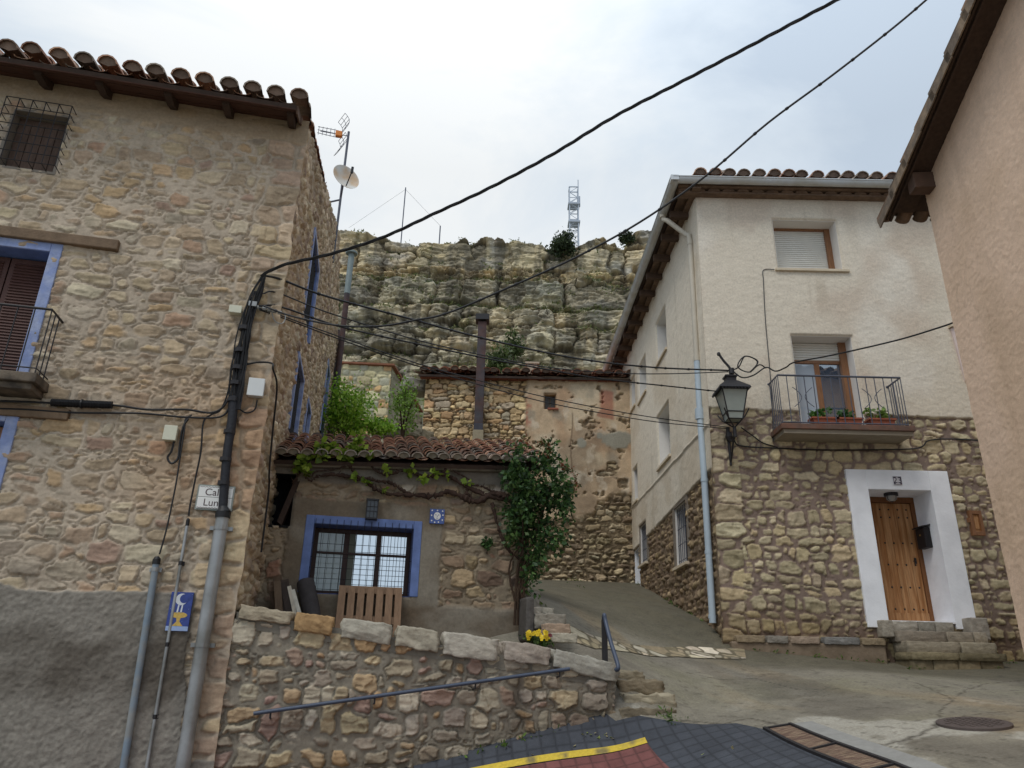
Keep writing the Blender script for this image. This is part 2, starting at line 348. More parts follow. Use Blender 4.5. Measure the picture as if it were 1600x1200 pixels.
def wall_grid(name, pl, us, vs, fn, m, parent=None, openings=(), keep=None, edge=None, vflip=False):
    """fn(u, v) -> (height, colour); edge: function of (u, v) -> lateral displacement along u"""
    Ug, Vg = np.meshgrid(us, vs, indexing='ij')
    H, C = fn(Ug, Vg)
    for (a, b, c, d) in openings:
        du = np.maximum(np.maximum(a-Ug, Ug-b), 0); dv = np.maximum(np.maximum(c-Vg, Vg-d), 0)
        H = H*sstep(0, .035, np.hypot(du, dv))
    lat = edge(Ug, Vg) if edge else 0
    X = pl.o + pl.d*(Ug+lat)[..., None] + pl.n*(H-pl.lean*Vg)[..., None]; X[..., 2] = Vg
    nu, nv = Ug.shape; idx = np.arange(nu*nv).reshape(nu, nv)
    F = np.stack([idx[:-1, :-1], idx[1:, :-1], idx[1:, 1:], idx[:-1, 1:]], -1).reshape(-1, 4)
    uc = ((Ug[:-1, :-1]+Ug[1:, 1:])/2).ravel(); vc = ((Vg[:-1, :-1]+Vg[1:, 1:])/2).ravel()
    k = np.ones(len(F), bool)
    for (a, b, c, d) in openings: k &= ~((uc > a) & (uc < b) & (vc > c) & (vc < d))
    if keep is not None: k &= keep(uc, vc)
    F = F[k]
    if np.dot(np.cross(pl.d, [0, 0, 1]), pl.n) < 0: F = F[:, ::-1]
    used = np.zeros(nu*nv, bool); used[F.ravel()] = True; re = np.cumsum(used)-1
    return np_mesh(name, X.reshape(-1, 3)[used], re[F], m, parent, C.reshape(-1, 3)[used])
def recess(pl, u0, u1, v0, v1, depth, m, parent, t=.03, name='reveal', back=True, w1=.002, sill=True):
    b = MB()
    i_ = .003; b.pbox(pl, u0-t, u0+i_, v0-t, v1+t, -depth, w1); b.pbox(pl, u1-i_, u1+t, v0-t, v1+t, -depth, w1)
    b.pbox(pl, u0+i_, u1-i_, v1-i_, v1+t, -depth, w1); b.pbox(pl, u0+i_, u1-i_, v0-t, v0+i_, -depth, w1)
    if back: b.pbox(pl, u0-t, u1+t, v0-t, v1+t, -depth-.03, -depth)
    return b.build(name, m, parent)
def band(pl, u0, u1, v0, v1, bw, m, parent, w0=-.02, w1=.02, name='painted_surround', bottom=False):
    b = MB()
    b.pbox(pl, u0-bw, u0, v0, v1+bw, w0, w1); b.pbox(pl, u1, u1+bw, v0, v1+bw, w0, w1); b.pbox(pl, u0, u1, v1, v1+bw, w0, w1)
    if bottom: b.pbox(pl, u0-bw, u1+bw, v0-bw, v0, w0, w1)
    return b.build(name, m, parent, bevel=.008)
def casement(pl, u0, u1, v0, v1, w, m_frame, m_glass, parent, cols=2, rows=1, fw=.05, name='window', panes=None):
    b = MB(); t = .05
    b.pbox(pl, u0, u0+fw, v0, v1, w, w+t); b.pbox(pl, u1-fw, u1, v0, v1, w, w+t)
    b.pbox(pl, u0+fw, u1-fw, v1-fw, v1, w, w+t); b.pbox(pl, u0+fw, u1-fw, v0, v0+fw, w, w+t)
    g = []
    for i in range(1, cols):
        c = u0+(u1-u0)*i/cols; b.pbox(pl, c-fw*.6, c+fw*.6, v0+fw, v1-fw, w, w+t*.9)
    for j in range(1, rows):
        c = v0+(v1-v0)*j/rows; b.pbox(pl, u0+fw, u1-fw, c-fw*.3, c+fw*.3, w, w+t*.7)
    o = b.build(name, m_frame, parent, bevel=.004)
    for i in range(cols):
        a = u0+(u1-u0)*i/cols+.01; c = u0+(u1-u0)*(i+1)/cols-.01
        MB().pbox(pl, a+.02, c-.02, v0+.02, v1-.02, w+.012, w+.02).build('pane', panes[i] if panes else m_glass, o)
    return o
def tiles(name, o, eu, es, wid, length, m, parent, pal, seed=0, pitch=.26, row=.36, r=.095, mortar_end=None, jit=1.0, sag=0.0, maxrows=99, chin=.10, chd=.38, plug=(122, 104, 92)):
    """barrel tiles: covers and channels in rows from the eave corner o; eu along the eave, es up the slope"""
    rng = np.random.default_rng(seed); eu = np.asarray(eu, float); es = np.asarray(es, float); en = np.cross(eu, es); en /= np.linalg.norm(en)
    if en[2] < 0: en = -en
    V = []; F = []; C = []; P = lin(pal); nb = 0; K = 7
    nc = int(wid/pitch)+1; nr = min(int(length/row)+1, maxrows); tl = row*1.25
    for i in range(nc):
        cj = rng.normal(0, .008, 2)*jit
        for j in range(nr):
            for kind in (0, 1):
                c = P[rng.integers(len(P))]*(1+rng.normal(0, .15))
                if mortar_end is not None and j == 0 and kind == 0: c = c*.35+lin(mortar_end)*.65*(1+rng.normal(0, .12))
                uu = (i+.5*(1-kind) + (.0))*pitch + cj[kind] + rng.normal(0, .007)*jit
                s0 = j*row - (.03 if kind == 0 else (-chin if j == 0 else 0)) + rng.normal(0, .012)*jit; s1 = s0+tl
                r0, r1 = r*(1.08 if kind == 0 else 1.0), r*.86
                lift = (.075 if kind == 0 else .055)+rng.normal(0, .004)*jit - sag*math.sin(pi*i/max(nc, 1))
                sg = 1 if kind == 0 else -1; th = .016
                base = np.asarray(o)+eu*uu
                rings = []
                for (s, rr, dz) in ((s0, r0, .030), (s1, r1, .0)):
                    for q in (rr, rr-th):
                        a = np.linspace(0, pi, K)
                        rings.append([base+es*s+eu*(math.cos(t)*q)+en*(lift+(dz if kind == 0 else dz-.01)+(math.sin(t)*q*.85 if kind == 0 else -math.sin(t)*q*chd)) for t in a])
                for rg_ in rings: V.extend(rg_)
                for t in range(K-1):
                    F.append((nb+t, nb+t+1, nb+2*K+t+1, nb+2*K+t)); F.append((nb+K+t, nb+t+0, nb+t+1, nb+K+t+1)[::1]); F.append((nb+K+t, nb+3*K+t, nb+3*K+t+1, nb+K+t+1))
                nb += 4*K; C.extend([c]*(4*K))
                if j == 0 and kind == 0 and plug is not None:
                    q = base+es*(s0+.035)+en*(lift+.03); V.append(q-en*.03); V.extend([q+eu*(math.cos(t)*(r0-.01))+en*(math.sin(t)*(r0-.01)*.85) for t in a])
                    F += [(nb, nb+1+t, nb+2+t, nb+3+t) for t in (0, 2, 4)]; nb += K+1; C.extend([lin(plug)*(1+rng.normal(0, .15))]*(K+1))
    return np_mesh(name, np.array(V), np.array(F), m, parent, np.array(C), smooth=False)
def leaves(name, pts, size, m, parent, pal, seed=0, up=.3, aspect=.55, kind=None):
    rng = np.random.default_rng(seed); n = len(pts); pts = np.asarray(pts, float)
    a = rng.normal(0, 1, (n, 3)); a[:, 2] -= .25; a /= np.linalg.norm(a, axis=1, keepdims=True)
    nn = rng.normal(0, 1, (n, 3)); nn[:, 2] += up*3; b = np.cross(a, nn); b /= np.linalg.norm(b, axis=1, keepdims=True)+1e-9
    c = np.cross(a, b)
    L = (size*rng.uniform(.6, 1.35, n))[:, None]; W = L*aspect
    V = np.stack([pts, pts+a*L*.5+b*W*.5+c*W*.15, pts+a*L, pts+a*L*.5-b*W*.5+c*W*.15], 1).reshape(-1, 3)
    F = np.arange(4*n).reshape(n, 4)
    p = lin(pal); cc = p[rng.integers(len(p), size=n)]*rng.uniform(.75, 1.25, (n, 1)); C = np.repeat(cc, 4, 0)
    o = np_mesh(name, V, F, m, parent, C, smooth=False)
    if kind: o['kind'] = kind
    return o
def clump(c, rad, n, rng, shell=.5, k=9):
    """points gathered in k sub-clumps through an ellipsoid"""
    c = np.asarray(c, float); rad = np.asarray(rad, float)
    cc = rng.normal(0, 1, (k, 3)); cc /= np.linalg.norm(cc, axis=1, keepdims=True); cc *= rng.uniform(.25, .95, (k, 1))
    j = rng.integers(k, size=n); p = cc[j] + rng.normal(0, .22, (n, 3))
    return c + p*rad
def text(name, s, pl, u, v, w, size, m, parent, flip=False, ext=.002):
    cu = bpy.data.curves.new(name, 'FONT'); cu.body = s; cu.size = size; cu.align_x = 'CENTER'; cu.align_y = 'CENTER'; cu.extrude = ext
    to = bpy.data.objects.new(name, cu); COL.objects.link(to); bpy.context.view_layer.update(); me = bpy.data.meshes.new_from_object(to.evaluated_get(bpy.context.evaluated_depsgraph_get())); bpy.data.objects.remove(to); me.materials.clear(); me.materials.append(m)
    o = bpy.data.objects.new(name, me); COL.objects.link(o)
    p = pl.P(u, v, w); Mx = Matrix.Identity(4)
    for i in range(3):
        Mx[i][0] = pl.d[i]; Mx[i][1] = (0, 0, 1)[i]; Mx[i][2] = pl.n[i]; Mx[i][3] = p[i]
    o.matrix_local = Mx
    if parent is not None:
        o.parent = parent
        o.matrix_parent_inverse = Matrix.Translation(-parent.location)
    return o
def bez(pts, n=8):
    """Catmull-Rom through pts"""
    P = [np.asarray(p, float) for p in pts]; P = [2*P[0]-P[1]]+P+[2*P[-1]-P[-2]]; o = []
    for i in range(1, len(P)-2):
        for t in np.linspace(0, 1, n, endpoint=False):
            a, b, c, d = P[i-1], P[i], P[i+1], P[i+2]
            o.append(.5*(2*b+(c-a)*t+(2*a-5*b+4*c-d)*t*t+(3*b-a-3*c+d)*t**3))
    o.append(P[-2]); return o
Z = np.array([0, 0, 1.0])

# shared planes of the facades
pa = at(425, 565, 7.8)
A = Plane(pa, 78); B = Plane(pa, -11)
Fp = Plane((3.53, 12.4), 90)
Lp = Plane((3.47, 12.4), -.7, -1, lean=.017)
Pp = Plane((5.98, 9.0), 4, -1)
c0 = at(640, 800, 9.7); Cp = Plane(c0, 78)
Dp = Plane((0, 20.3), 90)

# materials
M_st = mat('rubble_masonry', attr=True, var=.16, scale=30, bump=.35, bscale=90, rough=.92, spec=.15)
M_attr = mat('painted_attr', attr=True, var=.10, scale=20, bump=.12, bscale=60, rough=.85, spec=.2)
M_tile = mat('barrel_tile', attr=True, var=.30, scale=14, bump=.3, bscale=60, rough=.9, spec=.15)
M_wood = mat('dark_wood', (74, 58, 47), var=.3, scale=8, stretch=(2, 2, .6), bump=.3, bscale=50)
M_eave = mat('eave_boards', (64, 50, 42), var=.35, scale=5, bump=.3)
M_lintel = mat('weathered_oak', (116, 96, 76), var=.28, scale=9, bump=.4, bscale=40)
M_blue = mat('blue_paint', (134, 148, 188), var=.2, scale=9, bump=.25, stain=((156, 166, 194), 7))
M_blued = mat('deep_blue_paint', (108, 128, 178), var=.24, scale=6, bump=.12)
M_shut = mat('brown_shutter', (82, 55, 48), var=.2, scale=10, bump=.15, rough=.6)
M_iron = mat('wrought_iron', (38, 36, 38), rough=.55, var=.2, bump=.1, spec=.4)
M_irong = mat('grey_painted_iron', (84, 88, 100), rough=.5, var=.12, bump=.05, spec=.4)
M_rail = mat('blue_painted_steel', (66, 76, 94), rough=.45, var=.15, bump=.05, spec=.5)
M_cable = mat('black_cable', (28, 28, 30), rough=.55, var=.2, bump=.0, spec=.4)
M_cableg = mat('grey_cable', (64, 66, 70), rough=.6, var=.2, bump=.0)
M_galv = mat('galvanised_steel', (158, 160, 160), rough=.42, var=.12, scale=4, metal=.35, bump=.04, stain=((128, 128, 124), 3))
M_pvcb = mat('blue_grey_conduit', (122, 136, 148), rough=.5, var=.18, bump=.05, stain=((138, 140, 138), 5))
M_white = mat('white_plastic', (214, 216, 214), rough=.5, var=.05, bump=.03)
M_beige = mat('beige_plastic', (205, 203, 182), rough=.5, var=.06, bump=.03)
M_wpaint = mat('white_paint', (244, 246, 250), rough=.8, var=.05, scale=3, bump=.2, bscale=22, stain=((234, 236, 240), 2.5))
M_gut = mat('white_gutter', (200, 204, 206), rough=.45, var=.06, scale=3, bump=.02, spec=.45, stain=((186, 186, 180), 2))
M_dp = mat('cream_downpipe', (192, 184, 168), rough=.5, var=.08, scale=2, bump=.02)
M_dpb = mat('pale_blue_downpipe', (180, 194, 204), rough=.5, var=.06, scale=2, bump=.02)
M_sill = mat('cream_sill', (205, 190, 165), rough=.8, var=.1, bump=.1)
M_roll = mat('roller_shutter', (218, 216, 208), rough=.6, var=.06, bump=.02)
M_pine = mat('varnished_pine', (136, 96, 66), rough=.5, var=.25, scale=12, stretch=(3, 3, .5), bump=.1, coat=.15)
M_door = mat('honey_door', (178, 134, 92), rough=.6, var=.3, scale=9, stretch=(5, 5, .35), bump=.25, coat=.0, stain=((150, 102, 60), 3.2))
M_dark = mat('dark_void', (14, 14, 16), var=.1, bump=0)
M_rust = mat('rusty_steel', (84, 62, 58), rough=.75, var=.3, scale=5, bump=.15, stain=((72, 70, 74), 2))
M_zinc = mat('zinc_flue', (128, 138, 136), rough=.55, var=.15, metal=.2, bump=.05)
M_rock = mat('rock_block', attr=True, var=.18, scale=14, bump=.6, bscale=30, rough=.95, spec=.1)
M_pal = mat('pallet_wood', (146, 118, 94), var=.25, scale=9, stretch=(3, 3, .6), bump=.3, rough=.85)
M_bark = mat('bark', (72, 56, 44), var=.3, scale=16, bump=.8, bscale=35, rough=.95)
M_vine = mat('vine_bark', (66, 50, 42), var=.35, scale=22, bump=.8, bscale=45, rough=.95)
M_leaf = leaf_mat('leaf')
M_glass = glass_mat('window_glass', (20, 22, 26), .10)
M_glassb = glass_mat('sky_reflecting_glass', (20, 24, 28), .88)
M_glassc = glass_mat('curtained_glass', (120, 130, 122), .12)
M_gran = mat('granite_step', (140, 130, 116), var=.2, scale=10, bump=.5, bscale=40, stain=((112, 106, 96), 5))

# ================================================================== ground
CTRL = np.array([(0, 0, -1.6), (3, 0, -1.45), (5.5, 0, -1.3), (-3, 0, -1.75), (-2.6, 7.8, -1.25), (-.7, 8.2, -.95), (1.15, 8.4, -.66), (2.5, 8.2, -.5), (2.8, 6.3, -.7),
    (4.3, 7.3, -.42), (5.9, 7.3, -.33), (6, 9, -.2), (1.35, 9.05, -.12), (2.0, 9.3, -.30), (2, 11, .20), (3.6, 12.1, .27), (1.2, 10.6, .42), (6, 12.2, .16), (7.5, 12.2, .2), (9, 11, .1), (4.5, 10.5, .0),
    (.6, 10.6, .72), (.5, 12, 1.05), (3.5, 12.8, .62), (3.4, 15, 1.12), (3.4, 20.3, 2.18), (.8, 20.3, 2.22), (-1, 20.3, 2.3), (1.6, 15, 1.35), (2.2, 12.2, .56), (2, 18, 1.85), (.6, 15, 1.5),
    (-20, -20, -4), (20, -20, -2.5), (-20, 8, -2.5), (22, 12, 1), (0, -25, -4.5), (20, 24, 2.5), (-20, 24, 2), (-12, 4, -2.2), (-8, -8, -2.8), (8, -8, -2.0)])
def _tps(P):
    n = len(P); r = np.hypot(P[:, None, 0]-P[None, :, 0], P[:, None, 1]-P[None, :, 1]); K = np.where(r > 0, r*r*np.log(r+1e-9), 0)+np.eye(n)*.02
    Q = np.c_[np.ones(n), P[:, :2]]; S = np.block([[K, Q], [Q.T, np.zeros((3, 3))]])
    return np.linalg.solve(S, np.r_[P[:, 2], 0, 0, 0])
TW = _tps(CTRL)
def G(X, Y):
    X = np.asarray(X, float); Y = np.asarray(Y, float); s = TW[-3]+TW[-2]*X+TW[-1]*Y
    for i in range(len(CTRL)):
        r2 = (X-CTRL[i, 0])**2+(Y-CTRL[i, 1])**2; s = s+TW[i]*.5*r2*np.log(r2+1e-9)
    return s
def gp(x, y):
    d = ray(x, y); t = np.linspace(4, 26, 3000); h = t[:, None]*d[None, :]/d[1]; g = G(h[:, 0], h[:, 1]); k = np.argmax(h[:, 2] <= g)
    return h[k]
def sheet(name, xs, ys, m, colf=None, eps=0.0, zf=None):
    X, Y = np.meshgrid(xs, ys, indexing='ij'); Zz = (zf or G)(X, Y)+eps; nu, nv = X.shape; idx = np.arange(nu*nv).reshape(nu, nv)
    F = np.stack([idx[:-1, :-1], idx[1:, :-1], idx[1:, 1:], idx[:-1, 1:]], -1).reshape(-1, 4)
    return np_mesh(name, np.stack([X, Y, Zz], -1).reshape(-1, 3), F, m, None, colf(X, Y).reshape(-1, 3) if colf else None)
def seg_d(X, Y, pts):
    d = np.full(X.shape, 9.0)
    for a, b in zip(pts[:-1], pts[1:]):
        a = np.array(a[:2]); b = np.array(b[:2]); ab = b-a; t = np.clip(((X-a[0])*ab[0]+(Y-a[1])*ab[1])/(ab@ab), 0, 1)
        d = np.minimum(d, np.hypot(X-a[0]-t*ab[0], Y-a[1]-t*ab[1]))
    return d
_ck1 = [gp(*q) for q in ((1040, 1128), (1080, 1126), (1130, 1131), (1170, 1122), (1240, 1138))]
_ck2 = [gp(*q) for q in ((1262, 1137), (1300, 1150), (1345, 1163), (1385, 1164), (1420, 1155), (1450, 1143), (1465, 1133))]
_ck3 = [gp(*q) for q in ((1405, 1057), (1450, 1075), (1490, 1093))]
_ck4 = [gp(*q) for q in ((1345, 1163), (1450, 1172), (1540, 1184), (1600, 1196))]
_ck6 = [gp(*q) for q in ((1070, 1050), (1130, 1062), (1180, 1060), (1250, 1078), (1310, 1076))]
_ck7 = [gp(*q) for q in ((1600, 1062), (1540, 1068), (1500, 1084), (1470, 1110), (1465, 1133))]
_ck5 = [gp(*q) for q in ((1465, 1133), (1510, 1118), (1560, 1112), (1610, 1111))]
def road_col(X, Y):
    n = fbm(X*.5, Y*.5, 3, 5); n2 = fbm(X*2.2, Y*2.2, 4, 5); n3 = fbm(X*9, Y*9, 5, 3)
    st = fbm(X*1.1+Y*.4, (Y-X*.35)*.35, 8, 4)
    c = lin((136, 130, 116))*np.ones(X.shape+(1,))
    c = lerp(c, lin((150, 132, 104)), (sstep(.05, .5, st)*.6)[..., None]); c = lerp(c, lin((134, 130, 106)), (sstep(.1, .6, n)*.55)[..., None]); c = lerp(c, lin((108, 102, 92)), (sstep(.1, .55, fbm(X*.8, Y*.8, 13, 4))*.6)[..., None])
    pt = sstep(.06, .0, np.maximum(np.abs(X-3.5+.25*(Y-10))-.55, np.abs(Y-10.2)-.7)+.05*n3); c = lerp(c, c*np.array([.82, .82, .84]), pt[..., None])
    ramp = sstep(11.2, 12.2, Y+.25*X-.6)
    c = lerp(c, lin((98, 93, 78)), (ramp*.85)[..., None])
    pale = sstep(.12, .45, n2+.5*np.exp(-(seg_d(X, Y, _ck2)/.45)**2)+.3*np.exp(-(seg_d(X, Y, _ck5)/.2)**2)-.1)*sstep(10.2, 8.0, Y)
    c = lerp(c, lin((172, 168, 156)), (pale*.7)[..., None])
    c = c*(1+.14*n3+.13*n2+.10*fbm(X*1.3+Y*.5, Y*.5-X*.15, 16, 4))[..., None]; sp = sstep(.42, .6, fbm(X*13, Y*13, 17, 2)); c = lerp(c, lin((84, 78, 70)), (sp*.45)[..., None])
    wob = .03*n3+.02*n2
    for ck, wd in ((_ck1, .018), (_ck2, .022), (_ck3, .010), (_ck4, .010), (_ck5, .010), (_ck6, .010), (_ck7, .011)):
        c = lerp(c, lin((74, 68, 60)), (np.exp(-((seg_d(X+wob, Y-wob, ck))/wd)**2)*.85)[..., None])
    return c
M_road = mat('worn_concrete', attr=True, var=.24, scale=34, bump=.5, bscale=60, rough=.9, spec=.15)
gx = np.unique(np.r_[np.linspace(-70, -6, 25), np.linspace(-6, .8, 40), np.linspace(.8, 9, 250), np.linspace(9, 70, 25)])
gy = np.unique(np.r_[np.linspace(-70, -4, 20), np.linspace(-4, 6.2, 40), np.linspace(6.2, 13, 210), np.linspace(13, 20.8, 60), np.linspace(20.8, 24, 6)])
tag(sheet('road', gx, gy, M_road, road_col), kind='structure')
# paved pavement below the retaining wall
def loft(name, pa_, pb_, ns, ntt, m, eps, colf):
    def samp(p, n):
        p = np.array([q[:2] for q in p]); L = np.r_[0, np.cumsum(np.hypot(*np.diff(p, axis=0).T))]; t = np.linspace(0, L[-1], n); return np.c_[np.interp(t, L, p[:, 0]), np.interp(t, L, p[:, 1])]
    a = samp(pa_, ns); b = samp(pb_, ns); t = np.linspace(0, 1, ntt)[None, :, None]; XY = a[:, None]*(1-t)+b[:, None]*t
    X, Y = XY[..., 0], XY[..., 1]; idx = np.arange(ns*ntt).reshape(ns, ntt)
    Fq = np.stack([idx[:-1, :-1], idx[1:, :-1], idx[1:, 1:], idx[:-1, 1:]], -1).reshape(-1, 4)
    V = np.stack([X, Y, G(X, Y)+eps], -1).reshape(-1, 3); n = np.cross(V[Fq[0, 1]]-V[Fq[0, 0]], V[Fq[0, 2]]-V[Fq[0, 0]])
    if n[2] < 0: Fq = Fq[:, ::-1]
    return np_mesh(name, V, Fq, m, None, colf(X, Y).reshape(-1, 3))
yl = [gp(1010, 1160), gp(780, 1200)]
yd = np.array(yl[0][:2])-np.array(yl[1][:2]); yd /= np.linalg.norm(yd); yn = np.array([-yd[1], yd[0]])
yR = np.array(yl[0][:2]); yL = yR-yd*5.5
re = gp(1045, 1200); rd_ = np.array(re[:2])-yR; rd_ /= np.linalg.norm(rd_)
def pave(base, joint):
    def f(X, Y):
        s = (X-yR[0])*yd[0]+(Y-yR[1])*yd[1]; t = (X-yR[0])*yn[0]+(Y-yR[1])*yn[1]
        r = np.floor(t/.15); su = s+.0*(r % 2); jd = np.minimum(np.abs((su/.15) % 1-.5), 9)-.5; jt = np.abs((t/.15) % 1-.5)-.5
        j = np.maximum(np.exp(-(jd*.15/.011)**2), np.exp(-(jt*.15/.011)**2)); cell = vnoise(np.floor(su/.15)*3.3, r*3.7, 5)
        c = lin(base)*(.86+.28*cell+.16*fbm(X*4, Y*4, 6, 4)+.1*fbm(X*16, Y*16, 7, 3))[..., None]
        return lerp(c, lin(joint), (j*.62)[..., None])
    return f
M_pav = mat('concrete_paver', attr=True, var=.1, scale=25, bump=.25, bscale=80, rough=.85, spec=.25)
pav_top = [(-4.2, 7.65), (-2.4, 8.02), A.P(3.9, 0, -.1)[:2], gp(962, 1128)[:2], gp(1000, 1120)[:2], gp(1040, 1126)[:2], gp(1100, 1133)[:2], gp(1150, 1131)[:2], gp(1192, 1140)[:2]]
dr0, dr1 = gp(1192, 1141), gp(1318, 1199); dd_ = np.array(dr1[:2])-np.array(dr0[:2]); dd_ /= np.linalg.norm(dd_)
pav_bot = [(-4.2, 5.4), (-1, 5.4), (1.5, 5.4), tuple(np.array(dr0[:2])+dd_*2.6)]
o = loft('pavement', pav_top, pav_bot, 520, 240, M_pav, .006, pave((70, 73, 79), (40, 41, 44))); tag(o, kind='structure')
rtop = [yL-yn*.08, yR-yn*.04]; rbot = [yL-yn*2.4, yR+rd_*2.4]
o = loft('red_paving', rtop, rbot, 420, 240, M_pav, .012, pave((118, 76, 72), (66, 46, 44))); tag(o, kind='structure')
o = loft('yellow_line', [yL+yn*.04, yR+yn*.05], [yL-yn*.045, yR-yn*.04], 120, 4, mat('road_paint', attr=True, var=.2, scale=30, bump=.2), .018,
         lambda X, Y: lerp(lin((208, 180, 66)), lin((104, 98, 80)), (sstep(.12, .5, fbm(X*7, Y*7, 3, 5))*.8)[..., None])); tag(o, kind='structure')
# flat stone edging between street and ramp
es0 = [gp(*q)[:2] for q in ((872, 972), (915, 990), (960, 1003), (1010, 1010), (1080, 1011), (1163, 1014))]; es1 = [gp(*q)[:2] for q in ((846, 988), (880, 1001), (930, 1015), (985, 1020), (1060, 1027), (1166, 1030))]
def edge_col(X, Y):
    d, sid, nid = stones_packed(X*1.0, Y*.8, 91, ch=(.16, .28), cw=(.2, .5), joint=(.012, .03), warp=.06, noise=.014)
    c = palette(sid, nid, [(188, 176, 152), (172, 162, 142), (196, 186, 166), (160, 146, 120)], 92); c = c*(1+.2*fbm(X*6, Y*6, 93, 4))[..., None]
    return lerp(lin((110, 102, 84)), c, sstep(0, .012, d)[..., None])
o = loft('edging_strip', es0, es1, 220, 60, M_rock, .012, edge_col); tag(o, kind='structure')
# drain channel and manhole
T = thing('drain_channel', dr0, 'rusty steel drain channel in concrete bed beside dark pavers', 'drain')
dn = np.array([-dd_[1], dd_[0]]); dn = dn if dn[0] > 0 else -dn
def g3(xy, e=0.0): return np.array([xy[0], xy[1], float(G(xy[0], xy[1]))+e])
b1, b2, b3 = MB(), MB(), MB(); o0 = np.array(dr0[:2])
for k in range(14):
    a = o0+dd_*(.42*k); c = o0+dd_*(.42*(k+1))
    for off, wd, bb, e in ((.0, .03, b1, .03), (.27, .03, b1, .03)):
        p, q, r, s = [g3(z, e) for z in (a+dn*off, c+dn*off, c+dn*(off+wd), a+dn*(off+wd))]; bb.prism([p, q, r, s], -Z*.1)
    p, q, r, s = [g3(z, .012) for z in (a+dn*.03, c+dn*.03, c+dn*.27, a+dn*.27)]; b2.prism([p, q, r, s], -Z*.05)
    if k % 2 == 0:
        p, q, r, s = [g3(z, .026) for z in (a+dn*.03, a+dd_*.03+dn*.03, a+dd_*.03+dn*.27, a+dn*.27)]; b1.prism([p, q, r, s], -Z*.06)
    p, q, r, s = [g3(z, .016) for z in (a+dn*.30, c+dn*.30, c+dn*.52, a+dn*.52)]; b3.prism([p, q, r, s], -Z*.1)
b1.build('frame', M_iron, T); b2.build('grating', mat('rusted_grating', (104, 80, 70), var=.5, scale=12, stretch=(1, 7, 1), bump=.6, bscale=30, stain=((148, 128, 104), 10)), T); b3.build('concrete_bed', mat('pale_concrete', (146, 145, 140), var=.15, scale=9, bump=.2), T)
mh = gp(1522, 1133); T = thing('manhole_cover', mh, 'round dark iron manhole cover set in grey concrete', 'manhole cover')
gxn = np.array([-(float(G(mh[0]+.1, mh[1])-G(mh[0]-.1, mh[1]))/.2), -(float(G(mh[0], mh[1]+.1)-G(mh[0], mh[1]-.1))/.2), 1.0])
mhr = .31
MB().lathe(mh, [(mhr, -.04), (mhr, .022), (mhr-.02, .026)], 40, gxn).build('rim', mat('manhole_iron', (88, 78, 74), rough=.7, var=.2, bump=.3, bscale=60), T)
b = MB(); gxn /= np.linalg.norm(gxn); ex = np.cross([0, 1, 0], gxn); ex /= np.linalg.norm(ex); ey = np.cross(gxn, ex)
for i in range(-4, 5):
    for j in range(-4, 5):
        if i*i+j*j < 17: b.box(mh+ex*i*.06+ey*j*.06+gxn*.027, (ex, ey, gxn), (.018, .018, .004))
b.build('raised_pattern', MATS['manhole_iron'], T)

